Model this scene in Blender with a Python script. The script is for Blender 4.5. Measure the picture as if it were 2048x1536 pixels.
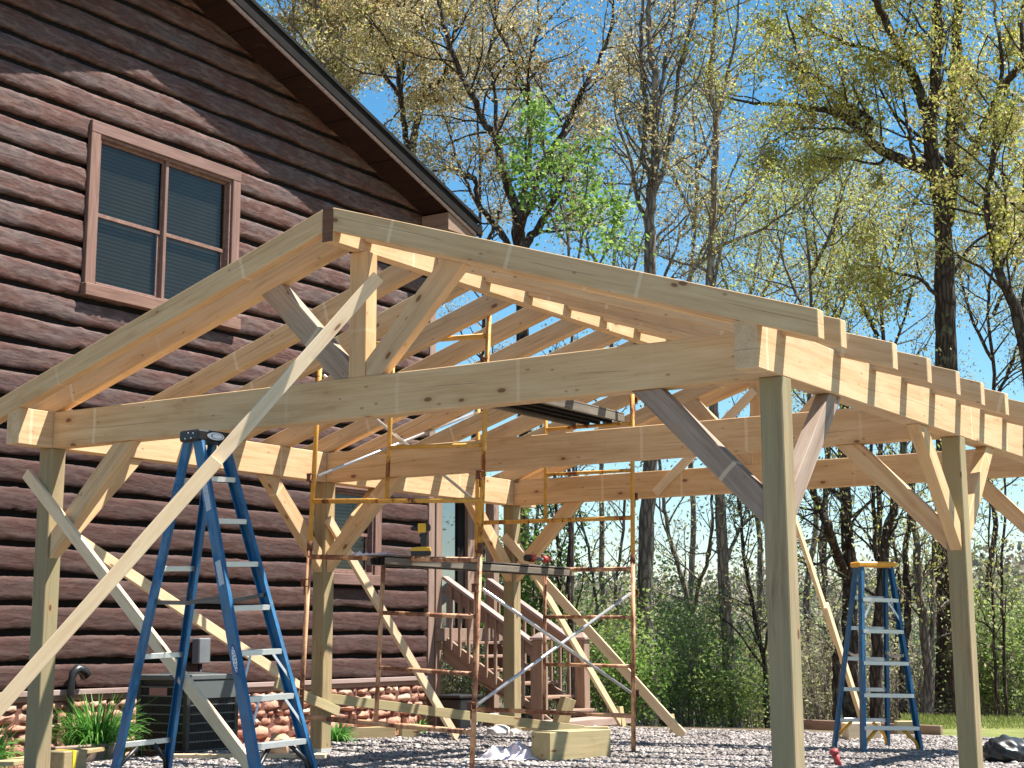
import bpy, bmesh, math, random
import numpy as np
from mathutils import Vector, Matrix

S = bpy.context.scene
for o in list(bpy.data.objects): bpy.data.objects.remove(o)

# ------------------------------------------------------------------ camera
CAM = np.array([9.682, -8.244, 1.037])
CR = np.array([0.8451, 0.5346, -0.0053]); CF = np.array([-0.5253, 0.8301, 0.1865])
CR = CR / np.linalg.norm(CR); CF = CF - CR * (CF @ CR); CF /= np.linalg.norm(CF); CU = np.cross(CR, CF)
F_PX, PPX, PPY = 3149.44, 32.06, -88.88
cd = bpy.data.cameras.new('camera'); co = bpy.data.objects.new('camera', cd); S.collection.objects.link(co)
co.matrix_world = Matrix(((CR[0], CU[0], -CF[0], CAM[0]), (CR[1], CU[1], -CF[1], CAM[1]), (CR[2], CU[2], -CF[2], CAM[2]), (0, 0, 0, 1)))
cd.sensor_width = 36; cd.lens = F_PX * 36 / 2048
cd.shift_x = -PPX / 2048; cd.shift_y = PPY / 2048
cd.clip_start = 0.1; cd.clip_end = 3000
S.camera = co

# ------------------------------------------------------------------ world, sun, exposure
SUN_EL, SUN_AZ = math.radians(62.0), math.radians(36.0)      # azimuth from +X towards +Y
w = bpy.data.worlds.new('World'); S.world = w; w.use_nodes = True
nt = w.node_tree; bg = nt.nodes['Background']
sky = nt.nodes.new('ShaderNodeTexSky'); sky.sky_type = 'NISHITA'; sky.sun_disc = False
sky.sun_elevation = SUN_EL; sky.sun_rotation = math.pi / 2 - SUN_AZ
sky.air_density = 1.1; sky.dust_density = 0.15; sky.ozone_density = 3.0; sky.altitude = 300
hs = nt.nodes.new('ShaderNodeHueSaturation'); hs.inputs['Saturation'].default_value = 1.28; hs.inputs['Hue'].default_value = 0.488; hs.inputs['Value'].default_value = 1.08
nt.links.new(sky.outputs[0], hs.inputs['Color']); nt.links.new(hs.outputs[0], bg.inputs[0]); bg.inputs[1].default_value = 0.066
sd = bpy.data.lights.new('sun', 'SUN'); so = bpy.data.objects.new('sun', sd); S.collection.objects.link(so)
sd.energy = 5.0; sd.angle = math.radians(0.53); sd.color = (1.0, 0.95, 0.87)
sv = Vector((math.cos(SUN_EL) * math.cos(SUN_AZ), math.cos(SUN_EL) * math.sin(SUN_AZ), math.sin(SUN_EL)))
so.rotation_euler = sv.to_track_quat('Z', 'Y').to_euler(); so.location = (20, 10, 30)
S.view_settings.view_transform = 'Standard'; S.view_settings.look = 'None'
S.view_settings.gamma = 1; S.view_settings.use_curve_mapping = False; S.view_settings.exposure = 1.3
S.render.engine = 'CYCLES'

# ------------------------------------------------------------------ helpers
C = S.collection
WM = {}
RNG = random.Random(7)

def at(px, py, d):
    """point at depth d metres behind full-size photo pixel px, py"""
    return CAM + d * (CF + CR * (px - 1024 - PPX) / F_PX - CU * (py - 768 - PPY) / F_PX)

def tag(o, label=None, cat=None, group=None, kind=None):
    if label: o['label'] = label
    if cat: o['category'] = cat
    if group: o['group'] = group
    if kind: o['kind'] = kind
    return o

def thing(name, loc, label, cat, group=None):
    o = bpy.data.objects.new(name, None); C.objects.link(o); o.location = loc
    o.empty_display_size = 0.2
    WM[o.name] = Matrix.Translation(Vector(loc)); tag(o, label, cat, group)
    return o

def link(name, me, mats, parent=None, M=None):
    o = bpy.data.objects.new(name, me); C.objects.link(o)
    if not isinstance(mats, (list, tuple)): mats = [mats]
    for m in mats: me.materials.append(m)
    M = M if M is not None else Matrix.Identity(4)
    WM[o.name] = M.copy()
    if parent is not None:
        o.parent = parent
        o.matrix_basis = WM[parent.name].inverted() @ M
    else:
        o.matrix_basis = M
    return o

def frame(O, X, Z):
    X = Vector(X).normalized(); Z = Vector(Z); Z = (Z - X * X.dot(Z)).normalized(); Y = Z.cross(X)
    return Matrix(((X[0], Y[0], Z[0], O[0]), (X[1], Y[1], Z[1], O[1]), (X[2], Y[2], Z[2], O[2]), (0, 0, 0, 1)))

def bm_mesh(bm, name, smooth=False):
    bmesh.ops.recalc_face_normals(bm, faces=bm.faces)
    me = bpy.data.meshes.new(name); bm.to_mesh(me); bm.free()
    if smooth:
        me.polygons.foreach_set('use_smooth', [True] * len(me.polygons))
    return me

def bm_box(bm, c, s, ch=0.0, M=None):
    r = bmesh.ops.create_cube(bm, size=1.0)
    bmesh.ops.scale(bm, vec=s, verts=r['verts']); bmesh.ops.translate(bm, vec=c, verts=r['verts'])
    vs = r['verts']
    if ch > 0:
        es = list({e for v in vs for e in v.link_edges})
        rr = bmesh.ops.bevel(bm, geom=es, offset=min(ch, min(s) * 0.3), segments=1, affect='EDGES', profile=0.5)
        vs = list({v for f in rr['faces'] for v in f.verts})
    if M is not None: bmesh.ops.transform(bm, matrix=M, verts=vs)
    return vs

def bm_tube(bm, pts, r, n=8, cap=True):
    """tube through pts (list of Vectors); r number or list"""
    pts = [Vector(p) for p in pts]; k = len(pts)
    rs = r if isinstance(r, (list, tuple)) else [r] * k
    rings = []; prev = None
    for i, p in enumerate(pts):
        t = (pts[min(i + 1, k - 1)] - pts[max(i - 1, 0)]).normalized()
        if prev is None:
            a = Vector((0, 0, 1)) if abs(t.z) < 0.9 else Vector((1, 0, 0))
            u = t.cross(a).normalized()
        else:
            u = (prev - t * prev.dot(t)).normalized()
        prev = u; v = t.cross(u)
        rings.append([bm.verts.new(p + (u * math.cos(2 * math.pi * j / n) + v * math.sin(2 * math.pi * j / n)) * rs[i]) for j in range(n)])
    for i in range(k - 1):
        for j in range(n):
            f = bm.faces.new((rings[i][j], rings[i][(j + 1) % n], rings[i + 1][(j + 1) % n], rings[i + 1][j])); f.smooth = True
    if cap:
        bm.faces.new(rings[0][::-1]); bm.faces.new(rings[-1])

def bm_poly(bm, pts2, w, place):
    """prism from 2D polygon pts2 (u,v), thickness 0..w, place(u,t,v)->Vector"""
    a = [bm.verts.new(place(u, 0, v)) for u, v in pts2]; b = [bm.verts.new(place(u, w, v)) for u, v in pts2]
    bm.faces.new(a); bm.faces.new(b[::-1]); n = len(a)
    for i in range(n): bm.faces.new((a[i], b[i], b[(i + 1) % n], a[(i + 1) % n]))

def box(name, lo, hi, mat, parent=None, ch=0.004, along=None):
    """axis-aligned box; along = axis index the grain runs along"""
    lo = Vector(lo); hi = Vector(hi); s = hi - lo; c = (lo + hi) / 2
    if along is None: along = max(range(3), key=lambda i: s[i])
    X = [Vector((1, 0, 0)), Vector((0, 1, 0)), Vector((0, 0, 1))][along]
    Z = Vector((0, 0, 1)) if along != 2 else Vector((0, 1, 0))
    M = frame(c, X, Z); bm = bmesh.new()
    ys = [abs(M.col[1][i]) for i in range(3)].index(max(abs(M.col[1][i]) for i in range(3)))
    zs = 3 - along - ys
    bm_box(bm, (0, 0, 0), (s[along], s[ys], s[zs]), ch)
    return link(name, bm_mesh(bm, name), mat, parent, M)

def beam(name, p0, p1, wd, ht, mat, parent=None, up=(0, 0, 1), ch=0.004, ext=0.0):
    """rectangular bar from p0 to p1; ht measured along up, wd across"""
    p0 = Vector(p0); p1 = Vector(p1); L = (p1 - p0).length + 2 * ext
    M = frame((p0 + p1) / 2, p1 - p0, up); bm = bmesh.new(); bm_box(bm, (0, 0, 0), (L, wd, ht), ch)
    return link(name, bm_mesh(bm, name), mat, parent, M)

def poly_beam(name, pts_world2, plane, val, w, mat, parent=None, dirv=None):
    """prism whose outline lies in plane 'XZ' (at Y=val, thickness +Y) or 'YZ' (at X=val, thickness +X); grain along dirv"""
    pts = [Vector((a, val, b)) if plane == 'XZ' else Vector((val, a, b)) for a, b in pts_world2]
    T = Vector((0, w, 0)) if plane == 'XZ' else Vector((w, 0, 0))
    d = Vector(dirv) if dirv else pts[1] - pts[0]
    c = sum(pts, Vector()) / len(pts) + T / 2
    N = T.normalized(); Z = d.cross(N)
    M = frame(c, d, Z); Mi = M.inverted(); bm = bmesh.new()
    a = [bm.verts.new(Mi @ p) for p in pts]; b = [bm.verts.new(Mi @ (p + T)) for p in pts]
    bm.faces.new(a); bm.faces.new(b[::-1]); n = len(a)
    for i in range(n): bm.faces.new((a[i], b[i], b[(i + 1) % n], a[(i + 1) % n]))
    bmesh.ops.recalc_face_normals(bm, faces=bm.faces)
    bmesh.ops.bevel(bm, geom=list(bm.edges), offset=0.004, segments=1, affect='EDGES', profile=0.5)
    return link(name, bm_mesh(bm, name), mat, parent, M)

class Acc:
    """fast accumulator of quads"""
    def __init__(self): self.v = []; self.q = []; self.n = 0
    def add(self, V, Q):
        V = np.asarray(V, float).reshape(-1, 3); Q = np.asarray(Q, int).reshape(-1, 4)
        self.v.append(V); self.q.append(Q + self.n); self.n += len(V)
    def mesh(self, name, smooth=False):
        V = np.concatenate(self.v); Q = np.concatenate(self.q)
        me = bpy.data.meshes.new(name); me.vertices.add(len(V)); me.vertices.foreach_set('co', V.astype(np.float32).ravel())
        me.loops.add(Q.size); me.loops.foreach_set('vertex_index', Q.astype(np.int32).ravel())
        me.polygons.add(len(Q)); me.polygons.foreach_set('loop_start', np.arange(0, Q.size, 4, dtype=np.int32))
        me.polygons.foreach_set('loop_total', np.full(len(Q), 4, dtype=np.int32))
        if smooth: me.polygons.foreach_set('use_smooth', np.ones(len(Q), dtype=bool))
        me.update(calc_edges=True); me.validate()
        return me

# ------------------------------------------------------------------ materials
def new_mat(name):
    m = bpy.data.materials.new(name); m.use_nodes = True; nt = m.node_tree
    return m, nt, nt.nodes['Principled BSDF']

def N(nt, typ, **kw):
    n = nt.nodes.new(typ)
    for k, v in kw.items():
        if k.startswith('i_'): n.inputs[k[2:].replace('_', ' ')].default_value = v
        else: setattr(n, k, v)
    return n

def ramp(nt, fac, stops):
    r = nt.nodes.new('ShaderNodeValToRGB'); e = r.color_ramp.elements
    while len(e) > 1: e.remove(e[-1])
    e[0].position = stops[0][0]; e[0].color = (*stops[0][1], 1)
    for p, c in stops[1:]:
        x = e.new(p); x.color = (*c, 1)
    nt.links.new(fac, r.inputs[0]); return r.outputs[0]

def math_n(nt, op, a, b=None, c=None):
    n = nt.nodes.new('ShaderNodeMath'); n.operation = op
    for i, x in enumerate((a, b, c)):
        if x is None: continue
        if isinstance(x, (int, float)): n.inputs[i].default_value = x
        else: nt.links.new(x, n.inputs[i])
    return n.outputs[0]

def mixc(nt, fac, a, b, mode='MIX'):
    n = nt.nodes.new('ShaderNodeMix'); n.data_type = 'RGBA'; n.blend_type = mode
    if isinstance(fac, (int, float)): n.inputs[0].default_value = fac
    else: nt.links.new(fac, n.inputs[0])
    for i, x in ((6, a), (7, b)):
        if isinstance(x, tuple): n.inputs[i].default_value = (*x, 1)
        else: nt.links.new(x, n.inputs[i])
    return n.outputs[2]

def coords(nt, scale, rand=0.0, kind='Object'):
    tc = nt.nodes.new('ShaderNodeTexCoord'); mp = nt.nodes.new('ShaderNodeMapping')
    mp.inputs['Scale'].default_value = scale; nt.links.new(tc.outputs[kind], mp.inputs['Vector'])
    if rand:
        oi = nt.nodes.new('ShaderNodeObjectInfo'); vm = nt.nodes.new('ShaderNodeVectorMath'); vm.operation = 'SCALE'
        cx = nt.nodes.new('ShaderNodeCombineXYZ')
        for i in range(3): nt.links.new(math_n(nt, 'MULTIPLY', oi.outputs['Random'], rand * (1 + i * 0.37)), cx.inputs[i])
        nt.links.new(cx.outputs[0], mp.inputs['Location'])
    return mp.outputs[0]

def noise(nt, vec, scale, detail=4, rough=0.55, dist=0.0):
    n = nt.nodes.new('ShaderNodeTexNoise'); n.inputs['Scale'].default_value = scale; n.inputs['Detail'].default_value = detail
    n.inputs['Roughness'].default_value = rough; n.inputs['Distortion'].default_value = dist
    nt.links.new(vec, n.inputs['Vector']); return n.outputs['Fac']

def voro(nt, vec, scale, feature='F1', out='Distance', rnd=1.0):
    n = nt.nodes.new('ShaderNodeTexVoronoi'); n.feature = feature; n.inputs['Scale'].default_value = scale
    n.inputs['Randomness'].default_value = rnd
    nt.links.new(vec, n.inputs['Vector']); return n.outputs[out]

def bump(nt, bsdf, h, strength=0.3, dist=0.01):
    b = nt.nodes.new('ShaderNodeBump'); b.inputs['Strength'].default_value = strength; b.inputs['Distance'].default_value = dist
    nt.links.new(h, b.inputs['Height']); nt.links.new(b.outputs[0], bsdf.inputs['Normal'])

def mapr(nt, x, a, b, c=0.0, d=1.0):
    n = nt.nodes.new('ShaderNodeMapRange'); n.inputs[1].default_value = a; n.inputs[2].default_value = b
    n.inputs[3].default_value = c; n.inputs[4].default_value = d; nt.links.new(x, n.inputs[0]); return n.outputs[0]

def wood(name, light, mid, dark, knots=True, green=None, knotcol=(0.16, 0.07, 0.03), cracks=True, rough=0.75, kscale=(2.6, 5.4, 5.4)):
    m, nt, b = new_mat(name)
    v1 = coords(nt, (1.0, 9, 9), 40); v2 = coords(nt, (0.9, 34, 34), 60)
    g1 = noise(nt, v1, 1.3, 4, 0.6, 0.8); g2 = noise(nt, v2, 2.2, 5, 0.65, 0.3)
    g = math_n(nt, 'ADD', math_n(nt, 'MULTIPLY', g1, 0.55), math_n(nt, 'MULTIPLY', g2, 0.45))
    col = ramp(nt, g, [(0.34, dark), (0.5, mid), (0.66, light)])
    oi = nt.nodes.new('ShaderNodeObjectInfo')
    tint = ramp(nt, oi.outputs['Random'], [(0, (0.86, 0.85, 0.86)), (0.35, (1, 1, 1)), (0.7, (1.0, 0.95, 0.87)), (1, (0.92, 0.93, 0.90))])
    col = mixc(nt, 1.0, col, tint, 'MULTIPLY')
    if green:
        gn = noise(nt, coords(nt, (0.7, 2.5, 2.5), 30), 1.5, 2)
        col = mixc(nt, mapr(nt, gn, 0.4, 0.65, 0, 0.8), col, green)
    # broad smudges (handling dirt, mill stain)
    sm = noise(nt, coords(nt, (2.5, 3.5, 3.5), 20), 1.7, 5, 0.6)
    col = mixc(nt, mapr(nt, sm, 0.62, 0.78, 0, 0.3), col, (0.20, 0.14, 0.09))
    if knots:
        kv = coords(nt, kscale, 55); kd = voro(nt, kv, 1.0)
        wob = math_n(nt, 'ADD', kd, math_n(nt, 'MULTIPLY', noise(nt, v1, 3.0, 2), 0.03))
        col = mixc(nt, mapr(nt, wob, 0.24, 0.10, 0, 0.35), col, (0.42, 0.22, 0.10))
        col = mixc(nt, mapr(nt, wob, 0.112, 0.085, 0, 0.85), col, knotcol)
    if name == 'fresh_pine' or name == 'weathered_pine':
        v3 = coords(nt, (5.0, 11, 11), 33); k2 = voro(nt, v3, 1.0)
        col = mixc(nt, mapr(nt, k2, 0.10, 0.07, 0, 0.6), col, (0.25, 0.12, 0.06))
        sx0 = nt.nodes.new('ShaderNodeSeparateXYZ'); nt.links.new(coords(nt, (1.05, 1, 1), 7), sx0.inputs[0])
        fr_ = math_n(nt, 'FRACT', math_n(nt, 'ADD', sx0.outputs['X'], math_n(nt, 'MULTIPLY', noise(nt, coords(nt, (3, 6, 6), 3), 1.0, 1), 0.02)))
        col = mixc(nt, math_n(nt, 'MULTIPLY', mapr(nt, fr_, 0.030, 0.026, 0, 0.38), mapr(nt, noise(nt, coords(nt, (1.2, 0, 0), 44), 1.0, 0), 0.45, 0.5)), col, (0.86, 0.70, 0.48))
    if cracks:
        tc = nt.nodes.new('ShaderNodeTexCoord'); sx = nt.nodes.new('ShaderNodeSeparateXYZ'); nt.links.new(tc.outputs['Object'], sx.inputs[0])
        cn = noise(nt, coords(nt, (0.28, 0, 0), 25), 1.0, 5, 0.42)
        z0 = math_n(nt, 'ADD', sx.outputs['Z'], mapr(nt, cn, 0.3, 0.7, -0.05, 0.05))
        line = mapr(nt, math_n(nt, 'ABSOLUTE', z0), 0.0008, 0.0024, 1, 0)
        msk = mapr(nt, noise(nt, coords(nt, (1.1, 0, 0), 70), 1.0, 1), 0.52, 0.58, 0, 0.65)
        col = mixc(nt, math_n(nt, 'MULTIPLY', line, msk), col, (0.09, 0.055, 0.035))
    nt.links.new(col, b.inputs['Base Color']); b.inputs['Roughness'].default_value = rough
    b.inputs['Specular IOR Level'].default_value = 0.25
    bump(nt, b, g2, 0.25, 0.004)
    return m

def plain(name, col, rough=0.5, metal=0.0, var=0.12, nscale=8, spec=0.5, rust=None, rustamt=0.5, bumpk=0.0):
    m, nt, b = new_mat(name)
    n = noise(nt, coords(nt, (1, 1, 1), 12), nscale, 5, 0.6)
    c = ramp(nt, n, [(0.3, tuple(x * (1 - var) for x in col)), (0.7, tuple(min(1, x * (1 + var)) for x in col))])
    if rust:
        rn = noise(nt, coords(nt, (1, 1, 0.35), 9), 7.0, 6, 0.7)
        f = mapr(nt, rn, 0.62 - rustamt * 0.28, 0.68 - rustamt * 0.25)
        rc = ramp(nt, noise(nt, coords(nt, (1, 1, 1), 5), 25, 4), [(0.35, tuple(x * 0.35 for x in rust)), (0.65, rust)])
        c = mixc(nt, f, c, rc)
        r = mapr(nt, rn, 0.5, 0.6, rough, 0.9); nt.links.new(r, b.inputs['Roughness'])
    else: b.inputs['Roughness'].default_value = rough
    nt.links.new(c, b.inputs['Base Color']); b.inputs['Metallic'].default_value = metal; b.inputs['Specular IOR Level'].default_value = spec
    if bumpk: bump(nt, b, noise(nt, coords(nt, (1, 1, 1)), nscale * 5, 4), bumpk, 0.004)
    return m

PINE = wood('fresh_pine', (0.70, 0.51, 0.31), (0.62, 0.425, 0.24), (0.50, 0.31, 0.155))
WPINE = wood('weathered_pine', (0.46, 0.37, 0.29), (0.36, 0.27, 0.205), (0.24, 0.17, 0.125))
PINE2 = wood('pale_stud_pine', (0.78, 0.63, 0.43), (0.72, 0.56, 0.37), (0.62, 0.45, 0.27), kscale=(2.4, 9, 9), cracks=False)
TREATED = wood('treated_pine', (0.46, 0.36, 0.215), (0.36, 0.27, 0.155), (0.22, 0.16, 0.09), green=(0.27, 0.235, 0.13), knotcol=(0.07, 0.04, 0.02))
TREAT2 = wood('treated_board', (0.54, 0.43, 0.25), (0.45, 0.345, 0.19), (0.33, 0.24, 0.12), kscale=(2.4, 8, 8), cracks=False, green=(0.42, 0.37, 0.20))
DARKEND = wood('dark_end_grain', (0.20, 0.10, 0.055), (0.15, 0.07, 0.04), (0.09, 0.04, 0.022), knots=False, cracks=False)
GREYWOOD = wood('weathered_grey_plank', (0.24, 0.21, 0.175), (0.18, 0.155, 0.13), (0.11, 0.095, 0.08), knots=False, cracks=False)
BROWNP = wood('brown_painted_wood', (0.37, 0.265, 0.205), (0.30, 0.205, 0.16), (0.22, 0.145, 0.11), knots=False, cracks=False, rough=0.7)
TRIM = wood('window_trim_wood', (0.30, 0.19, 0.155), (0.22, 0.13, 0.105), (0.14, 0.08, 0.065), knots=False, cracks=True)
DARKTRIM = plain('dark_fascia_board', (0.012, 0.010, 0.009), 0.8, var=0.3, spec=0.15)
SOFFIT = wood('soffit_board', (0.036, 0.014, 0.010), (0.026, 0.010, 0.007), (0.016, 0.006, 0.004), knots=False, cracks=False)
SHINGLE = plain('shingle', (0.018, 0.018, 0.018), 0.9, var=0.4, nscale=60, spec=0.15)
BLUEF = plain('blue_fibreglass', (0.010, 0.105, 0.235), 0.34, var=0.25, nscale=9, spec=0.6, rust=(0.13, 0.24, 0.33), rustamt=0.02)
BLACKP = plain('black_plastic', (0.012, 0.012, 0.013), 0.4)
YELP = plain('yellow_plastic', (0.75, 0.36, 0.03), 0.45)
DRILLY = plain('tool_yellow', (0.70, 0.42, 0.03), 0.45)
ALU = plain('aluminium', (0.62, 0.62, 0.60), 0.38, 0.7, var=0.06, nscale=20)
GALV = plain('galvanised_tube', (0.60, 0.59, 0.58), 0.34, 0.75, var=0.15, nscale=30)
SCAFF = plain('yellow_scaffold_paint', (0.62, 0.33, 0.06), 0.5, var=0.15, nscale=12, rust=(0.30, 0.10, 0.035), rustamt=0.25)
SCAFFR = plain('rusty_scaffold_paint', (0.62, 0.34, 0.18), 0.6, var=0.25, nscale=12, rust=(0.34, 0.14, 0.07), rustamt=0.62)
RUSTM = plain('rusted_steel', (0.13, 0.05, 0.025), 0.85, var=0.5, nscale=30)
ACM = plain('ac_cabinet_paint', (0.11, 0.122, 0.122), 0.45, var=0.08)
ACD = plain('ac_grille_paint', (0.035, 0.033, 0.03), 0.5, var=0.15)
PIPEB = plain('dark_pipe', (0.02, 0.02, 0.022), 0.35)
GREYP = plain('grey_plastic', (0.16, 0.17, 0.18), 0.5)
REDP = plain('red_plastic', (0.55, 0.05, 0.03), 0.45)
REDPIPE = plain('red_pipe_paint', (0.33, 0.045, 0.045), 0.5, var=0.25)
CLOTH = plain('white_cloth', (0.62, 0.58, 0.64), 0.9, var=0.08, spec=0.1)
WHITEL = plain('white_print', (0.85, 0.86, 0.88), 0.5, var=0.03)
GREYL = plain('grey_label', (0.42, 0.46, 0.52), 0.5, var=0.2, nscale=60)
NAVYL = plain('navy_print', (0.02, 0.04, 0.16), 0.5)
PINKL = plain('faded_red_label', (0.38, 0.17, 0.15), 0.6)
STRAP = plain('yellow_tape', (0.78, 0.62, 0.02), 0.5)
ROCKW = plain('pale_rock', (0.55, 0.50, 0.45), 0.9, var=0.3, nscale=10, bumpk=0.5)
ROCKT = plain('tan_rock', (0.62, 0.40, 0.24), 0.9, var=0.3, nscale=10, bumpk=0.5)

def siding_mat():
    m, nt, b = new_mat('hewn_log_siding')
    v = coords(nt, (1, 1, 1))
    wob = noise(nt, coords(nt, (1, 3, 6)), 2.2, 4, 0.6)
    vs = coords(nt, (1, 6.5, 36.0))
    vm = nt.nodes.new('ShaderNodeVectorMath'); vm.operation = 'ADD'
    cx = nt.nodes.new('ShaderNodeCombineXYZ'); nt.links.new(mapr(nt, wob, 0, 1, -1.3, 1.3), cx.inputs[1]); nt.links.new(mapr(nt, wob, 0, 1, 1.5, -1.5), cx.inputs[2])
    nt.links.new(vs, vm.inputs[0]); nt.links.new(cx.outputs[0], vm.inputs[1])
    sc = voro(nt, vm.outputs[0], 1.0, 'SMOOTH_F1')
    fine = noise(nt, coords(nt, (1, 6, 55)), 2.0, 5, 0.65)
    big = noise(nt, coords(nt, (1, 0.9, 3.6)), 1.4, 4, 0.6)
    h = math_n(nt, 'ADD', math_n(nt, 'MULTIPLY', sc, 1.0), math_n(nt, 'MULTIPLY', fine, 0.35))
    red = ramp(nt, fine, [(0.3, (0.055, 0.022, 0.017)), (0.55, (0.105, 0.047, 0.036)), (0.8, (0.15, 0.078, 0.063))])
    grey = ramp(nt, fine, [(0.3, (0.055, 0.036, 0.034)), (0.7, (0.13, 0.09, 0.084))])
    col = mixc(nt, mapr(nt, big, 0.42, 0.62), red, grey)
    # worn pale ridges of each adze mark
    col = mixc(nt, mapr(nt, sc, 0.42, 0.7, 0, 0.5), col, (0.20, 0.138, 0.118))
    col = mixc(nt, mapr(nt, sc, 0.30, 0.08, 0, 0.6), col, (0.055, 0.026, 0.022))
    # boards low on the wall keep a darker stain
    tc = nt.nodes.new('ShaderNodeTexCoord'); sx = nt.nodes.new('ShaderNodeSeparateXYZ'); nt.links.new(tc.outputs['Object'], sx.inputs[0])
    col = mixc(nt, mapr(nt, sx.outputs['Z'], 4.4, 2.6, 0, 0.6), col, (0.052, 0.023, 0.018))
    nt.links.new(col, b.inputs['Base Color']); b.inputs['Roughness'].default_value = 0.8; b.inputs['Specular IOR Level'].default_value = 0.3
    bump(nt, b, h, 0.6, 0.007)
    return m
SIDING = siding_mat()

def stone_mat():
    m, nt, b = new_mat('red_veneer_stone')
    n = noise(nt, coords(nt, (1, 1, 1)), 3.2, 3)
    isl = nt.nodes.new('ShaderNodeNewGeometry')
    c = ramp(nt, isl.outputs['Random Per Island'], [(0, (0.36, 0.13, 0.08)), (0.3, (0.50, 0.24, 0.16)), (0.55, (0.58, 0.36, 0.26)), (0.8, (0.42, 0.17, 0.11)), (1, (0.62, 0.46, 0.34))])
    n2 = noise(nt, coords(nt, (1, 1, 1)), 28, 6, 0.7)
    c = mixc(nt, mapr(nt, n2, 0.35, 0.7, 0, 0.6), c, (0.62, 0.42, 0.30))
    c = mixc(nt, mapr(nt, n, 0.5, 0.72, 0, 0.4), c, (0.30, 0.09, 0.05))
    nt.links.new(c, b.inputs['Base Color']); b.inputs['Roughness'].default_value = 0.9; bump(nt, b, n2, 0.8, 0.02)
    return m
STONE = stone_mat(); MORTAR = plain('mortar', (0.16, 0.07, 0.05), 0.95, var=0.3, nscale=15, bumpk=0.5)

def glass_mat(name, col=(0.02, 0.022, 0.024), rough=0.03):
    m, nt, b = new_mat(name); b.inputs['Base Color'].default_value = (*col, 1); b.inputs['Roughness'].default_value = rough
    b.inputs['IOR'].default_value = 1.6; b.inputs['Specular IOR Level'].default_value = 0.8
    return m
PORCHGLASS = glass_mat('porch_glass', (0.02, 0.03, 0.035), 0.02); PORCHGLASS.node_tree.nodes['Principled BSDF'].inputs['IOR'].default_value = 2.6
def blind_mat():
    m, nt, b = new_mat('screened_blinds')
    tc = nt.nodes.new('ShaderNodeTexCoord'); sx = nt.nodes.new('ShaderNodeSeparateXYZ'); nt.links.new(tc.outputs['Object'], sx.inputs[0])
    s = math_n(nt, 'SINE', math_n(nt, 'MULTIPLY', sx.outputs['Z'], 2 * math.pi / 0.042))
    n = noise(nt, coords(nt, (1, 2, 2)), 2.0, 3)
    c = ramp(nt, mapr(nt, s, -1, 1), [(0.2, (0.07, 0.064, 0.046)), (0.8, (0.155, 0.142, 0.105))])
    c = mixc(nt, mapr(nt, n, 0.35, 0.7, 0, 0.45), c, (0.07, 0.062, 0.05))
    nt.links.new(c, b.inputs['Base Color']); b.inputs['Roughness'].default_value = 0.6; return m
BLIND = blind_mat()
def clear_glass():
    m = bpy.data.materials.new('window_glass'); m.use_nodes = True; nt = m.node_tree; nt.nodes.clear()
    o = nt.nodes.new('ShaderNodeOutputMaterial'); mx = nt.nodes.new('ShaderNodeMixShader'); t = nt.nodes.new('ShaderNodeBsdfTransparent'); g = nt.nodes.new('ShaderNodeBsdfGlossy')
    t.inputs[0].default_value = (0.75, 0.77, 0.75, 1); g.inputs['Roughness'].default_value = 0.02
    fr = nt.nodes.new('ShaderNodeFresnel'); fr.inputs[0].default_value = 1.5
    nt.links.new(math_n(nt, 'MULTIPLY', fr.outputs[0], 0.85), mx.inputs[0]); nt.links.new(t.outputs[0], mx.inputs[1]); nt.links.new(g.outputs[0], mx.inputs[2]); nt.links.new(mx.outputs[0], o.inputs[0])
    return m
GLASS = clear_glass()

def bark(name, a, bcol, lichen=None, scale=1.0):
    m, nt, b = new_mat(name)
    v = coords(nt, (14 * scale, 14 * scale, 2.6 * scale), 10)
    n = voro(nt, v, 1.0, 'DISTANCE_TO_EDGE'); n2 = noise(nt, v, 1.2, 5, 0.7)
    f = math_n(nt, 'ADD', math_n(nt, 'MULTIPLY', mapr(nt, n, 0.0, 0.25), 0.6), math_n(nt, 'MULTIPLY', n2, 0.4))
    c = ramp(nt, f, [(0.15, a), (0.75, bcol)])
    if lichen:
        c = mixc(nt, mapr(nt, noise(nt, coords(nt, (1, 1, 1), 30), 3.0, 6, 0.65), 0.58, 0.66, 0, 0.65), c, lichen)
    nt.links.new(c, b.inputs['Base Color']); b.inputs['Roughness'].default_value = 0.95; b.inputs['Specular IOR Level'].default_value = 0.1
    bump(nt, b, f, 0.9, 0.03); return m
BARKD = bark('dark_oak_bark', (0.028, 0.02, 0.017), (0.11, 0.085, 0.07), (0.22, 0.22, 0.14))
BARKG = bark('grey_bark', (0.08, 0.066, 0.056), (0.24, 0.205, 0.175), (0.34, 0.33, 0.27))
BARKP = bark('pale_bark', (0.11, 0.088, 0.07), (0.32, 0.27, 0.22), (0.35, 0.33, 0.25))
TWIG = plain('dead_twig', (0.23, 0.19, 0.16), 0.9, var=0.4)

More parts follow.
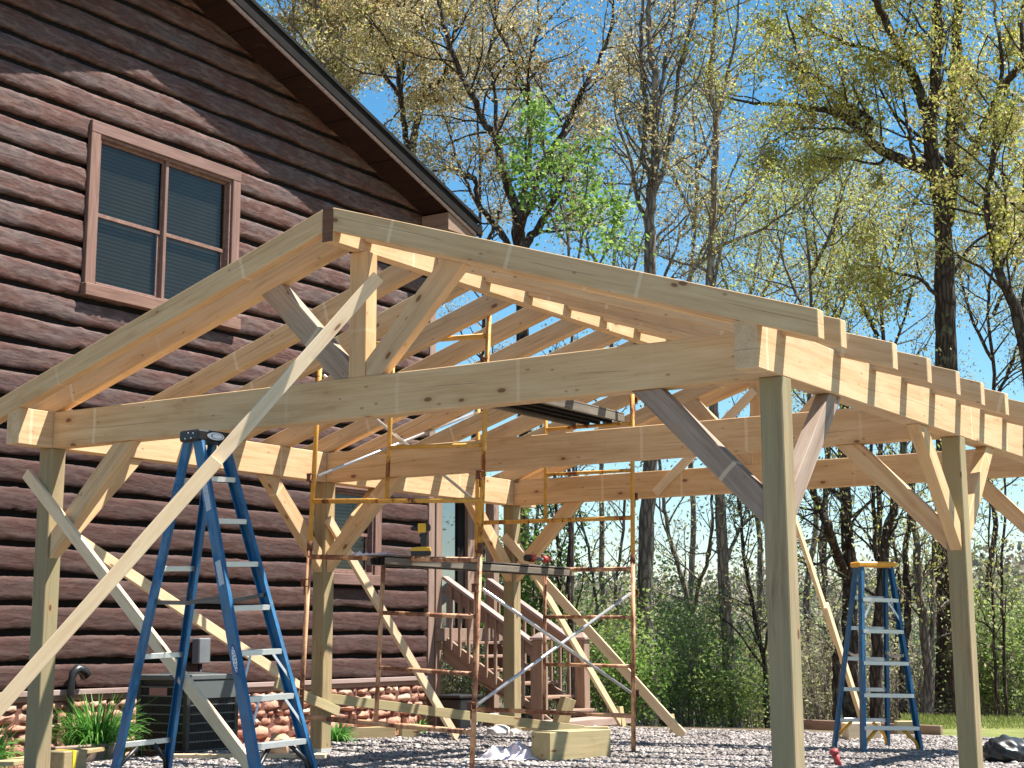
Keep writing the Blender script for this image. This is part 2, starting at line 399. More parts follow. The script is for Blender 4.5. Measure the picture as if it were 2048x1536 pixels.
def leaf(name, c1, c2, c3, trans=0.45):
    m = bpy.data.materials.new(name); m.use_nodes = True; nt = m.node_tree; b = nt.nodes['Principled BSDF']
    g = nt.nodes.new('ShaderNodeNewGeometry')
    n = noise(nt, coords(nt, (1, 1, 1)), 0.9, 3)
    f = math_n(nt, 'ADD', math_n(nt, 'MULTIPLY', g.outputs['Random Per Island'], 0.6), math_n(nt, 'MULTIPLY', n, 0.5))
    c = ramp(nt, f, [(0.15, c1), (0.55, c2), (0.9, c3)])
    nt.links.new(c, b.inputs['Base Color']); b.inputs['Roughness'].default_value = 0.55; b.inputs['Specular IOR Level'].default_value = 0.3
    tr = nt.nodes.new('ShaderNodeBsdfTranslucent'); nt.links.new(c, tr.inputs[0])
    mx = nt.nodes.new('ShaderNodeMixShader'); mx.inputs[0].default_value = trans
    out = nt.nodes['Material Output']; nt.links.new(b.outputs[0], mx.inputs[1]); nt.links.new(tr.outputs[0], mx.inputs[2]); nt.links.new(mx.outputs[0], out.inputs[0])
    return m
L_YG = leaf('yellow_green_oak_leaf', (0.20, 0.16, 0.04), (0.42, 0.42, 0.09), (0.60, 0.64, 0.20), 0.5)
L_GOLD = leaf('golden_catkin_leaf', (0.24, 0.16, 0.07), (0.50, 0.39, 0.17), (0.68, 0.60, 0.34), 0.5)
L_GREEN = leaf('bright_green_leaf', (0.06, 0.12, 0.02), (0.17, 0.31, 0.05), (0.36, 0.50, 0.13), 0.5)
L_OLIVE = leaf('pale_olive_leaf', (0.20, 0.18, 0.09), (0.40, 0.39, 0.18), (0.58, 0.57, 0.34), 0.5)
L_PINE = leaf('dark_needle', (0.05, 0.09, 0.03), (0.11, 0.19, 0.07), (0.20, 0.31, 0.12), 0.35)
L_SHRUB = leaf('shrub_leaf', (0.09, 0.14, 0.03), (0.24, 0.34, 0.08), (0.42, 0.50, 0.17), 0.5)
L_LILY = leaf('daylily_blade', (0.04, 0.14, 0.02), (0.09, 0.27, 0.04), (0.22, 0.42, 0.10), 0.35)
L_GRASS = leaf('grass_blade', (0.08, 0.12, 0.02), (0.20, 0.26, 0.05), (0.36, 0.36, 0.12), 0.35)
L_FAR = leaf('far_wood_crown', (0.16, 0.13, 0.12), (0.25, 0.22, 0.16), (0.28, 0.33, 0.15), 0.25)

def ground_mat(name, cols, scale, bumps=0.5, bd=0.03):
    m, nt, b = new_mat(name); v = coords(nt, (1, 1, 1))
    n = noise(nt, v, scale, 8, 0.7); big = noise(nt, v, scale * 0.08, 3)
    f = math_n(nt, 'ADD', math_n(nt, 'MULTIPLY', n, 0.7), math_n(nt, 'MULTIPLY', big, 0.3))
    k = len(cols) - 1
    nt.links.new(ramp(nt, f, [(0.3 + 0.4 * i / k, c) for i, c in enumerate(cols)]), b.inputs['Base Color'])
    b.inputs['Roughness'].default_value = 0.95; b.inputs['Specular IOR Level'].default_value = 0.1; bump(nt, b, n, bumps, bd); return m
GROUND = ground_mat('leaf_litter', [(0.07, 0.05, 0.032), (0.15, 0.11, 0.07), (0.22, 0.17, 0.11)], 6)
LAWNM = ground_mat('lawn_soil', [(0.10, 0.12, 0.035), (0.17, 0.19, 0.06), (0.32, 0.26, 0.13)], 2.5)
def gravel_mat():
    m, nt, b = new_mat('gravel'); v = coords(nt, (1, 1, 1))
    c1 = voro(nt, v, 42, 'F1', 'Color'); d1 = voro(nt, v, 42, 'F1')
    sep = nt.nodes.new('ShaderNodeSeparateColor'); nt.links.new(c1, sep.inputs[0])
    c = ramp(nt, sep.outputs[0], [(0, (0.14, 0.12, 0.115)), (0.4, (0.26, 0.235, 0.22)), (0.75, (0.40, 0.37, 0.35)), (1, (0.55, 0.52, 0.49))])
    c = mixc(nt, mapr(nt, d1, 0.35, 0.7, 0, 0.8), c, (0.06, 0.052, 0.048))
    nt.links.new(c, b.inputs['Base Color']); b.inputs['Roughness'].default_value = 0.9
    bump(nt, b, mapr(nt, d1, 0, 0.7, 1, 0), 1.0, 0.02); return m
GRAVEL = gravel_mat()
def pebble_mat():
    m, nt, b = new_mat('pebble'); g = nt.nodes.new('ShaderNodeNewGeometry')
    c = ramp(nt, g.outputs['Random Per Island'], [(0, (0.13, 0.115, 0.11)), (0.3, (0.24, 0.215, 0.20)), (0.6, (0.38, 0.34, 0.32)), (0.85, (0.48, 0.44, 0.42)), (1, (0.62, 0.58, 0.55))])
    n = noise(nt, coords(nt, (1, 1, 1)), 60, 3)
    c = mixc(nt, mapr(nt, n, 0.4, 0.7, 0, 0.4), c, (0.30, 0.24, 0.21)); c = mixc(nt, mapr(nt, noise(nt, coords(nt, (1, 1, 1)), 1.1, 4), 0.45, 0.62, 0, 0.5), c, (0.13, 0.11, 0.10))
    nt.links.new(c, b.inputs['Base Color']); b.inputs['Roughness'].default_value = 0.85; return m
PEBBLE = pebble_mat()
MULCH = ground_mat('red_mulch', [(0.10, 0.035, 0.02), (0.28, 0.12, 0.07), (0.45, 0.25, 0.16)], 14, 0.8, 0.03)
# ================================================================== TERRAIN
def gz(x, y):
    """ground height: flat pad, then a gentle fall behind it, a valley, and a far hill"""
    d = max(0.0, y - 8.6); d2 = max(0.0, -1.75 - x)
    z = -0.02 * min(d2, 6) * 1.0 - 0.11 * min(1, max(0, (-1.2 - x) / 0.6))
    z += -0.055 * min(d, 7.0) - 0.16 * max(0.0, min(d - 7.0, 40.0))
    return z
def terrain():
    xs = np.unique(np.concatenate([np.linspace(-260, -30, 30), np.linspace(-30, 25, 90), np.linspace(25, 200, 24)]))
    ys = np.unique(np.concatenate([np.linspace(-60, -14, 10), np.linspace(-14, 40, 100), np.linspace(40, 420, 60)]))
    V = []; r = random.Random(3)
    for y in ys:
        for x in xs:
            z = gz(x, y)
            D = math.hypot(x - CAM[0], y - CAM[1])
            if D > 75:
                t = min(1, (D - 75) / 110); z += t * t * (3 - 2 * t) * (10.0 + 1.6 * math.sin(x * 0.021 + 1) + 1.0 * math.sin(x * 0.05 + y * 0.013))
            if D > 30: z += 0.25 * math.sin(x * 0.7) * math.cos(y * 0.5)
            V.append((x, y, z))
    nx = len(xs); ny = len(ys)
    Q = [(j * nx + i, j * nx + i + 1, (j + 1) * nx + i + 1, (j + 1) * nx + i) for j in range(ny - 1) for i in range(nx - 1)]
    a = Acc(); a.add(V, Q); o = link('ground', a.mesh('ground', True), GROUND); tag(o, kind='structure'); return V
TV = terrain()
def sheet(name, poly, z, mat, n=1, kind='structure'):
    bm = bmesh.new(); f = bm.faces.new([bm.verts.new((x, y, z)) for x, y in poly])
    if f.normal.z < 0: f.normal_flip()
    o = link(name, bm_mesh(bm, name), mat)
    if f: tag(o, kind=kind)
    return o
PAD = [(-0.95, -14), (14, -14), (14, 7.0), (9, 7.6), (6.2, 8.3), (4.0, 8.55), (1.2, 8.35), (-0.55, 8.2), (-0.85, 6.4), (-0.95, 3)]
sheet('gravel_pad', PAD, 0.012, GRAVEL)
sheet('mulch_bed', [(-2.2, -4), (-0.95, -4), (-0.95, 3), (-0.85, 6.4), (-0.75, 8.2), (-2.2, 8.2)], -0.085, MULCH)
sheet('lawn', [(14, -14), (60, -14), (60, 13), (16, 13.2), (7, 12.6), (3.6, 11.2), (3.5, 9.2), (4.0, 8.55), (6.2, 8.3), (9, 7.6), (14, 7.0)], 0.0075, LAWNM)

def pebbles():
    r = np.random.default_rng(5); n = 90000
    d = 12.2 + (19.2 - 12.2) * r.random(n) ** 1.2; px = r.uniform(-60, 2110, n)
    P = CAM[None, :2] + d[:, None] * (CF[None, :2] + CR[None, :2] * ((px - 1024 - PPX) / F_PX)[:, None])
    x, y = P[:, 0], P[:, 1]
    ok = (x > -0.9) & (y < 8.3 - 0.02 * x)
    x, y = x[ok], y[ok]; n = len(x)
    s = r.uniform(0.006, 0.017, n); s[r.random(n) < 0.05] *= 1.7
    cube = np.array([[-1, -1, -1], [1, -1, -1], [1, 1, -1], [-1, 1, -1], [-1, -1, 1], [1, -1, 1], [1, 1, 1], [-1, 1, 1]], float)
    Q = np.array([[0, 3, 2, 1], [4, 5, 6, 7], [0, 1, 5, 4], [1, 2, 6, 5], [2, 3, 7, 6], [3, 0, 4, 7]])
    V = cube[None] * 0.7 + r.normal(0, 0.25, (n, 8, 3)); V[:, :, 2] *= 0.7
    th = r.uniform(0, 6.28, n); c, sn = np.cos(th), np.sin(th)
    X = V[:, :, 0] * c[:, None] - V[:, :, 1] * sn[:, None]; Y = V[:, :, 0] * sn[:, None] + V[:, :, 1] * c[:, None]
    V = np.stack([X, Y, V[:, :, 2]], 2) * s[:, None, None]
    V += np.stack([x, y, 0.014 + s * 0.3], 1)[:, None, :]
    a = Acc(); a.add(V, (Q[None] + (np.arange(n) * 8)[:, None, None]).reshape(-1, 4))
    o = link('gravel', a.mesh('gravel'), PEBBLE); tag(o, 'loose grey crushed gravel spread over the ground under the timber frame', 'gravel', kind='stuff')
pebbles()

# ================================================================== HOUSE
XW = -2.2; YA = 3.33; YC = 8.10; YC0 = 2 * YA - YC; PITCH = 0.335
def z_rake(Y): return 8.02 - PITCH * abs(Y - YA)          # underside of the roof overhang
house = thing('log_house', (XW, YA, -0.2), 'two storey house with dark brown hewn log siding and red stone base', 'house')
WIN = [(2.32, 4.37, 4.46, 6.13), (6.02, 7.03, 1.80, 2.84)]       # holes y0,y1,z0,z1 (behind the casings)
def siding():
    a = Acc(); r = np.random.default_rng(2)
    Z0 = 0.60; E = 0.2706; k = 0
    ys = np.arange(YC0, YC + 0.001, 0.035); ys[-1] = YC - 0.0
    prof = [(0.0, -0.008), (0.0, 0.036), (0.012, 0.045), (0.05, 0.048), (0.09, 0.048), (0.13, 0.048), (0.17, 0.047), (0.200, 0.043), (0.213, 0.030), (0.217, -0.010)]
    while Z0 + k * E < 8.0:
        z0 = Z0 + k * E; ph = r.uniform(0, 100)
        wv = 0.008 * np.sin(ys * 3.1 + ph) + 0.006 * np.sin(ys * 7.7 + ph * 2) + r.normal(0, 0.0022, len(ys))
        for _ in range(3):                                          # a few torn notches in the lower edge
            c = r.uniform(YC0, YC); wv += r.uniform(0.01, 0.02) * np.exp(-((ys - c) / r.uniform(0.02, 0.06)) ** 2)
        V = np.zeros((len(prof), len(ys), 3))
        for i, (dz, dx) in enumerate(prof):
            jit = 0.0 if i in (0, len(prof) - 1) else 1.0
            V[i, :, 0] = XW + dx + jit * (r.normal(0, 0.0022, len(ys)) + 0.003 * np.sin(ys * 5 + ph + i * 2))
            V[i, :, 1] = ys; V[i, :, 2] = z0 + dz + (wv if i < 4 else wv * 0.5)
        V[:, :, 2] = np.minimum(V[:, :, 2], z_rake(ys)[None, :] if False else np.array([z_rake(y) for y in ys])[None, :] + 0.03)
        Q = []
        nY = len(ys); skip = np.zeros(nY, bool)
        for (y0, y1, w0, w1) in WIN:
            inside = (ys >= y0) & (ys <= y1)
            if z0 + E <= w0 or z0 >= w1: continue
            zz = V[:, inside, 2]
            if z0 < w0 and z0 + E > w0: V[:, inside, 2] = np.minimum(zz, w0)
            elif z0 < w1 and z0 + E > w1: V[:, inside, 2] = np.maximum(zz, w1)
            else: skip |= inside
        for i in range(len(prof) - 1):
            for j in range(nY - 1):
                if skip[j] and skip[j + 1]: continue
                if skip[j] or skip[j + 1]:
                    continue
                Q.append((i * nY + j, i * nY + j + 1, (i + 1) * nY + j + 1, (i + 1) * nY + j))
        if ys[0] is not None: a.add(V, Q)
        k += 1
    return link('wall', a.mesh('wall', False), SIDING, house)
siding()
bm = bmesh.new()                                                     # body of the house behind the boards
pts = [(YC0 + .02, -0.3), (YC - .02, -0.3), (YC - .02, z_rake(YC)), (YA, z_rake(YA)), (YC0 + .02, z_rake(YC0))]
a_ = [bm.verts.new((XW - 0.12, y, z)) for y, z in pts]; b_ = [bm.verts.new((XW - 9.5, y, z)) for y, z in pts]
bm.faces.new(a_); bm.faces.new(b_[::-1])
for i in range(5): bm.faces.new((a_[i], b_[i], b_[(i + 1) % 5], a_[(i + 1) % 5]))
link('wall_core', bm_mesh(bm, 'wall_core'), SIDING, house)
# sheathing flush behind the boards with the window holes left open
bm = bmesh.new()
ycuts = sorted({YC0, YC, *[v for w_ in WIN for v in w_[:2]]}); zcuts = sorted({0.5, 8.0, *[v for w_ in WIN for v in w_[2:]]})
for i in range(len(ycuts) - 1):
    for j in range(len(zcuts) - 1):
        yc = (ycuts[i] + ycuts[i + 1]) / 2; zc = (zcuts[j] + zcuts[j + 1]) / 2
        if any(w_[0] < yc < w_[1] and w_[2] < zc < w_[3] for w_ in WIN): continue
        q = [(ycuts[i], zcuts[j]), (ycuts[i + 1], zcuts[j]), (ycuts[i + 1], zcuts[j + 1]), (ycuts[i], zcuts[j + 1])]
        q = [(y, min(z, z_rake(y) + 0.02)) for y, z in q]
        if zcuts[j + 1] > 7.9:                                        # follow the gable
            n = 8; top = [(ycuts[i] + (ycuts[i + 1] - ycuts[i]) * t / n) for t in range(n + 1)]
            q = [(ycuts[i], zcuts[j]), (ycuts[i + 1], zcuts[j])] + [(y, z_rake(y) + 0.02) for y in top[::-1]]
        bm.faces.new([bm.verts.new((XW - 0.012, y, z)) for y, z in q])
link('sheathing', bm_mesh(bm, 'sheathing'), DARKTRIM, house)

def window(y0, y1, z0, z1, cas, double, label):
    """outer casing extents"""
    f = box('window_frame', (XW + 0.03, y0, z1 - cas), (XW + 0.088, y1, z1), TRIM, house, 0.005)
    tag(f, label)
    for ya, yb in ((y0, y0 + cas), (y1 - cas, y1)):
        box('casing', (XW + 0.03, ya, z0 + cas), (XW + 0.085, yb, z1 - cas - 0.001), TRIM, f, 0.005)
    box('sill', (XW + 0.02, y0 - 0.02, z0), (XW + 0.125, y1 + 0.02, z0 + cas), TRIM, f, 0.006)
    iy0, iy1, iz0, iz1 = y0 + cas, y1 - cas, z0 + cas, z1 - cas
    bm = bmesh.new()
    j = 0.03
    for lo, hi in (((XW - 0.05, iy0, iz0), (XW + 0.06, iy0 + j, iz1)), ((XW - 0.05, iy1 - j, iz0), (XW + 0.06, iy1, iz1)), ((XW - 0.05, iy0 + j, iz1 - j), (XW + 0.06, iy1 - j, iz1)), ((XW - 0.05, iy0 + j, iz0), (XW + 0.07, iy1 - j, iz0 + j))):
        bm_box(bm, [(p + q) / 2 for p, q in zip(lo, hi)], [q - p for p, q in zip(lo, hi)], 0.003)
    link('jamb', bm_mesh(bm, 'jamb'), TRIM, f)
    iy0 += j; iy1 -= j; iz0 += j; iz1 -= j
    bays = [(iy0, (iy0 + iy1) / 2 - 0.022), ((iy0 + iy1) / 2 + 0.022, iy1)] if double else [(iy0, iy1)]
    if double: box('mullion', (XW - 0.04, bays[0][1], iz0), (XW + 0.045, bays[1][0], iz1), TRIM, f)
    zm = iz0 + (iz1 - iz0) * 0.475
    for b0, b1 in bays:
        bm = bmesh.new(); s = 0.03
        for (ya, za, yb, zb, x) in ((b0, zm - .02, b1, zm + .02, 0), (b0, iz0, b0 + s, zm - .02, -.012), (b1 - s * 1.6, iz0, b1, zm - .02, -.012), (b0 + s, iz0, b1 - s * 1.6, iz0 + s, -.012), (b0, zm + .02, b0 + s * .6, iz1, 0.004), (b1 - s * .6, zm + .02, b1, iz1, 0.004), (b0 + s * .6, iz1 - s, b1 - s * .6, iz1, 0.004)):
            bm_box(bm, (XW + x - 0.005, (ya + yb) / 2, (za + zb) / 2), (0.03, yb - ya, zb - za), 0.003)
        sash = link('sash', bm_mesh(bm, 'sash'), TRIM, f)
        bm = bmesh.new(); bm.faces.new([bm.verts.new((XW - 0.006, y, z)) for y, z in ((b0 + .01, iz0 + .01), (b1 - .01, iz0 + .01), (b1 - .01, iz1 - .01), (b0 + .01, iz1 - .01))])
        link('pane', bm_mesh(bm, 'pane'), GLASS, f)
        bm = bmesh.new(); nsl = int((iz1 - iz0) / 0.042)
        bm.faces.new([bm.verts.new((XW - 0.05, y, z)) for y, z in ((b0, iz0), (b1, iz0), (b1, iz1), (b0, iz1))])
        link('blind', bm_mesh(bm, 'blind'), BLIND, f)
    return f
window(2.25, 4.44, 4.39, 6.205, 0.125, True, 'wide double window in a weathered wooden casing high on the gable wall')
window(5.96, 7.09, 1.67, 2.92, 0.125, False, 'small dark window low on the wall behind the timber posts')
box('corner_board', (XW - 0.05, YC, 0.42), (XW + 0.06, YC + 0.13, z_rake(YC)), BROWNP, house)
box('water_table', (XW - 0.02, YC0, 0.535), (XW + 0.075, YC - 0.002, 0.585), WOODT := wood('pale_skirt_board', (0.46, 0.36, 0.32), (0.38, 0.28, 0.25), (0.28, 0.19, 0.16), knots=False, cracks=False), house)
box('skirt_lip', (XW - 0.02, YC0, 0.485), (XW + 0.05, YC - 0.002, 0.534), BROWNP, house)
# stone base: individual rough stones in one mesh
def stones():
    r = np.random.default_rng(11); a = Acc(); z = -0.22
    n = 4
    while z < 0.47:
        hgt = r.uniform(0.05, 0.15); y = YC0 + r.uniform(0, 0.1); hgt = min(hgt, 0.482 - z)
        while y < YC - 0.04:
            wd = r.uniform(0.07, 0.36); wd = min(wd, YC - y)
            gap = 0.010; x0 = XW + 0.02; dp = r.uniform(0.02, 0.065)
            U = np.linspace(0, 1, n + 1); P = []
            for iv in U:
                for iu in U:
                    e = min(iu, 1 - iu, 1) * 2; e2 = min(iv, 1 - iv, 1) * 2
                    bulge = dp * (min(1, 1.3 * math.sqrt(max(0, e * e2)) + 0.25 * (e > 0 and e2 > 0)))
                    jx = r.normal(0, 0.006); edge = (iu in (0, 1)) or (iv in (0, 1))
                    P.append((x0 + (0 if edge else bulge) + (0 if edge else jx), y + gap + iu * (wd - 2 * gap) + r.normal(0, 0.011), z + gap * .8 + iv * (hgt - 1.6 * gap) + r.normal(0, 0.009)))
            Q = [(j * (n + 1) + i, j * (n + 1) + i + 1, (j + 1) * (n + 1) + i + 1, (j + 1) * (n + 1) + i) for j in range(n) for i in range(n)]
            a.add(P, Q); y += wd
        z += hgt
    return a
link('stone_base', stones().mesh('stone_base'), STONE, house)
box('base_mortar', (XW - 0.1, YC0, -0.3), (XW + 0.028, YC, 0.484), MORTAR, house, 0)
# roof: two slabs with overhang, fascia, soffit, boxed eave, gutter
OV = 0.50; XR = XW + OV; YE = YC + 0.42
for sgn in (1, -1):
    ye = YA + sgn * (YE - YA)
    def P3(x, y, dz): return (x, y, z_rake(y) + dz)
    def slab(name, x0, x1, d0, d1, y0, y1, mat, par=house):
        bm = bmesh.new(); vs = []
        for y in (y0, y1):
            for x in (x0, x1):
                for d in (d0, d1): vs.append(bm.verts.new(P3(x, y, d)))
        for q in ((0, 1, 3, 2), (4, 6, 7, 5), (0, 4, 5, 1), (2, 3, 7, 6), (0, 2, 6, 4), (1, 5, 7, 3)): bm.faces.new([vs[i] for i in q])
        return link(name, bm_mesh(bm, name), mat, par)
    slab('soffit', XW - 0.02, XR - 0.025, 0.032, 0.05, YA, ye, SOFFIT)
    slab('rake_board', XR - 0.024, XR, 0.0, 0.042, YA, ye, WOODT)
    slab('fascia', XR - 0.02, XR + 0.022, 0.043, 0.20, YA, ye, DARKTRIM)
    rf = slab('roof', XW - 10, XR + 0.045, 0.201, 0.245, YA, ye + sgn * 0.05, SHINGLE)
    # soffit board joints every 0.9 m as thin battens along X
    for k in range(1, 6):
        y = YA + sgn * k * 0.86
        bm = bmesh.new(); bm_box(bm, ((XW + XR) / 2, y, z_rake(y) + 0.026), (OV - 0.05, 0.012, 0.012)); link('soffit_joint', bm_mesh(bm, 'sj'), SOFFIT, house)
    # boxed eave return
    zb = z_rake(ye) + 0.0; yi = YA + sgn * (YC - YA + -0.18)
    zt = z_rake(yi)
    bm = bmesh.new()
    tri = [(yi, zt - 0.005), (yi, zb + 0.0 - 0.03), (ye, zb - 0.03), (ye, zb - 0.001)]
    bm_poly(bm, tri, XR - 0.03 - (XW - 0.02), lambda u, t, v: Vector((XW - 0.02 + t, u, v)))
    link('eave_box', bm_mesh(bm, 'eave_box'), BROWNP, house)
    gt = box('gutter', (XW - 9.5, min(ye + sgn * 0.0, ye + sgn * 0.12), z_rake(ye) + 0.03), (XR + 0.02, max(ye, ye + sgn * 0.12), z_rake(ye) + 0.16), DARKTRIM, house)
# vent pipe with gooseneck at the wall base
vp = thing('vent_pipe', (XW + 0.14, 2.26, -0.1), 'short black pipe with a hooked hood against the stone base', 'pipe')
bm = bmesh.new(); X0, Y0 = XW + 0.14, 2.27
bm_tube(bm, [(X0, Y0, -0.1), (X0, Y0, 0.66), (X0, Y0 + 0.02, 0.74), (X0, Y0 + 0.07, 0.775), (X0, Y0 + 0.13, 0.765), (X0, Y0 + 0.18, 0.71)], [.033, .033, .04, .046, .05, .056], 10)
link('pipe', bm_mesh(bm, 'pipe'), PIPEB, vp)
dx = thing('disconnect_box', (XW + 0.06, 4.0, 0.7), 'small grey electrical box on the log wall above the cooling unit', 'electrical box')
box('casing', (XW + 0.06, 3.93, 0.80), (XW + 0.17, 4.10, 1.06), GREYP, dx, 0.01, 2)
bm = bmesh.new(); bm_tube(bm, [(XW + .12, 4.00, .80), (XW + .12, 4.00, .66), (XW + .2, 4.02, .58)], .022, 8); link('conduit', bm_mesh(bm, 'conduit'), PIPEB, dx)

# porch behind the corner: deck, posts, glass, header
pc = thing('glazed_porch', (XW - 1.3, 8.9, 0), 'raised glazed porch with brown posts behind the house corner', 'porch')
PY0, PY1, PZ = YC + 0.14, 9.72, 1.17
box('deck', (XW - 2.6, PY0, PZ - 0.16), (XW + 0.12, PY1, PZ), BROWNP, pc)
for x, y in ((XW + 0.0, PY1 - 0.14), (XW - 2.5, PY1 - 0.14), (XW, PY0 + 0.01), (XW - 2.5, PY0 + 0.01)):
    box('post', (x - 0.07, y, -0.45), (x + 0.07, y + 0.13, 3.0), BROWNP, pc)
box('header', (XW - 2.6, PY0, 2.9), (XW + 0.1, PY1 + 0.02, 3.05), BROWNP, pc)
box('door_stile', (XW - 0.26, 9.27, PZ), (XW - 0.14, 9.45, 2.9), BROWNP, pc)
box('dark_jamb', (XW - 0.26, 9.10, PZ), (XW - 0.19, 9.268, 2.9), DARKTRIM, pc)
for i, (y0, y1) in enumerate(((8.40, 9.098),)):
    g = box('glass', (XW - 0.225, y0, PZ + 0.02), (XW - 0.215, y1, 2.9), PORCHGLASS, pc, 0)
box('back_wall', (XW - 2.45, 8.3, PZ), (XW - 2.4, 9.3, 2.9), DARKTRIM, pc)

# ================================================================== STAIRS
st = thing('deck_stairs', (-1.5, 8.9, -0.05), 'brown open stairs with balustrade going down from the porch', 'stairs')
SY0, SY1 = 8.42, 9.48; NST = 7; RISE, RUN = 0.167, 0.262; XT = XW + 0.10
for i in range(NST):
    z = PZ - RISE * (i + 1) + 0.0; x = XT + RUN * i
    box('tread', (x, SY0 + 0.045, z - 0.035), (x + RUN + 0.02, SY1 - 0.045, z), BROWNP, st, 0.006, 1)
zend = PZ - RISE * (NST)
for y in (SY0, SY1 - 0.045):
    p = [(XT - 0.02, PZ - 0.02), (XT + 0.04, PZ - 0.02)]
    x0, z0 = XT, PZ - 0.02
    pts = [(XT - 0.05, PZ - 0.12), (XT + 0.03, PZ - 0.12)] + [(XT + RUN * NST, PZ - 0.12 - RISE * NST + 0.02), (XT + RUN * NST, -0.08), (XT + RUN * NST - 0.18, -0.08), (XT - 0.05, PZ - 0.40)]
    poly_beam('stringer', pts, 'XZ', y, 0.045, BROWNP, st, (RUN, 0, -RISE))
SL = 0.62
for y, lab in ((SY0 + 0.02, 0), (SY1 - 0.02, 1)):
    xa, xb = XT + 0.02, -0.70
    za = 1.965 - SL * (xa + 2.36) * 1.0 - 0.02
    zf = lambda x: 1.955 - SL * (x + 2.36)
    beam('handrail', (xa - 0.05, y, zf(xa - 0.05)), (xb - 0.06, y, zf(xb - 0.06)), 0.13, 0.04, WOODT, st)
    beam('rail_board', (xa - 0.02, y, zf(xa) - 0.11), (xb - 0.07, y, zf(xb - 0.07) - 0.11), 0.04, 0.135, BROWNP, st)
    x = xa + 0.06
    while x < xb - 0.1:
        t = zf(x) - 0.05; bz = t - 0.80
        box('baluster', (x, y - 0.058 if y < 9 else y + 0.022, max(bz, -0.02)), (x + 0.036, y - 0.022 if y < 9 else y + 0.058, t), BROWNP, st, 0.003)
        x += 0.135
    np_ = box('newel_post', (xb - 0.07, y - 0.07, -0.2), (xb + 0.07, y + 0.07, 1.02), BROWNP, st, 0.005)
    bm = bmesh.new(); bm_box(bm, (xb, y, 1.035), (0.19, 0.19, 0.03), 0.004)
    r0 = bmesh.ops.create_cone(bm, cap_ends=True, segments=4, radius1=0.12, radius2=0.015, depth=0.06)
    bmesh.ops.rotate(bm, verts=r0['verts'], cent=(0, 0, 0), matrix=Matrix.Rotation(math.pi / 4, 3, 'Z')); bmesh.ops.translate(bm, verts=r0['verts'], vec=(xb, y, 1.081))
    link('cap', bm_mesh(bm, 'cap'), WOODT, np_)

# ================================================================== PAVILION
PW, PH = 0.14, 2.5
W, D1, D2, OO, HB = 6.182, 3.292, 6.555, 0.327, 0.276
CX = 3.110; RW2 = 0.0456; ZR, HR, MS, TP = 3.874, 0.231, 0.3206, 0.1605
pv = thing('timber_pavilion', (W / 2, D2 / 2, 0), 'unfinished open timber pavilion frame of fresh pine on treated posts', 'pavilion')
YS = (0.0, D1, D2)
for j, y in enumerate(YS):
    for i, x in enumerate((0.0, W - PW)):
        box('post', (x, y, 0), (x + PW, y + PW, PH), TREATED, pv, 0.006)
    box('tie_beam', (PW + 0.001, y, PH), (W - PW - 0.001, y + PW, PH + HB), PINE, pv, 0.005)
for x in (0.0, W - PW):
    box('plate_beam', (x, -OO, PH + 0.0005), (x + PW, D2 + PW + OO, PH + HB), PINE, pv, 0.005)
# metal post base tab seen as pale band
for y in YS[1:]:
    box('post_base', (-0.004, y - 0.004, 0), (PW + 0.004, y + PW + 0.004, 0.055), plain('post_base_%d' % int(y), (0.45, 0.46, 0.44), 0.6), pv, 0)
ridge = box('ridge_beam', (CX - RW2, -OO - 0.004, ZR - HR), (CX + RW2, D2 + PW + OO, ZR), [DARKEND, PINE][1], pv, 0.004)
bm = bmesh.new(); bm_box(bm, (CX, -OO - 0.0055, ZR - HR / 2), (RW2 * 2 - 0.004, 0.003, HR - 0.004)); link('end_grain', bm_mesh(bm, 'eg'), DARKEND, ridge)
RY = [-OO - 0.008, 0.0, 0.86, 1.48, 2.09, 2.69, D1, 3.90, 4.51, 5.12, 5.73, D2, D2 + PW + OO - 0.09]
TAIL = 0.345; RT = 0.09
for y in RY:
    for s in (1, -1):
        xr = CX + s * (RW2 + 0.001); xt = CX + s * (W / 2 + TAIL + (0.0 if s > 0 else 0.02))
        jit = RNG.uniform(-0.012, 0.012) if y > 0.5 else 0
        xt += jit * s
        L = abs(xt - xr)
        pts = [(xr, ZR), (xt, ZR - MS * L), (xt, ZR - MS * L - TP), (xr, ZR - TP)]
        poly_beam('rafter', pts, 'XZ', y, RT, PINE, pv, (xt - xr, 0, -MS * L))
# knee braces (outlines in their own plane)
KT = 0.09
def knee(plane, val, face, sgn, run=0.985, mat=None):
    """face: coordinate of the post face; sgn: direction away from the post"""
    wv = 0.20
    pts = [(face + sgn * run, PH - 0.001), (face + sgn * (run - wv - 0.005), PH - 0.001), (face + sgn * 0.001, PH - run + wv + 0.155), (face + sgn * 0.001, PH - run + 0.15)]
    pts = [(face + sgn * (run - 0.14), PH - 0.001), (face + sgn * (run - 0.14 - wv), PH - 0.001), (face + sgn * 0.001, PH - run + 0.14 + wv), (face + sgn * 0.001, PH - run + 0.14)]
    d = (sgn, 0, 1) if plane == 'XZ' else (0, sgn, 1)
    poly_beam('knee_brace', pts, plane, val, KT, mat or PINE, pv, d)
for y in YS:
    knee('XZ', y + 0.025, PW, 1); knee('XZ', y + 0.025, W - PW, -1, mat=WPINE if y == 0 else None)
for x in (0.025, W - PW + 0.025):
    knee('YZ', x, PW, 1, mat=WPINE if x > 1 else None); knee('YZ', x, D1, -1); knee('YZ', x, D1 + PW, 1); knee('YZ', x, D2, -1)
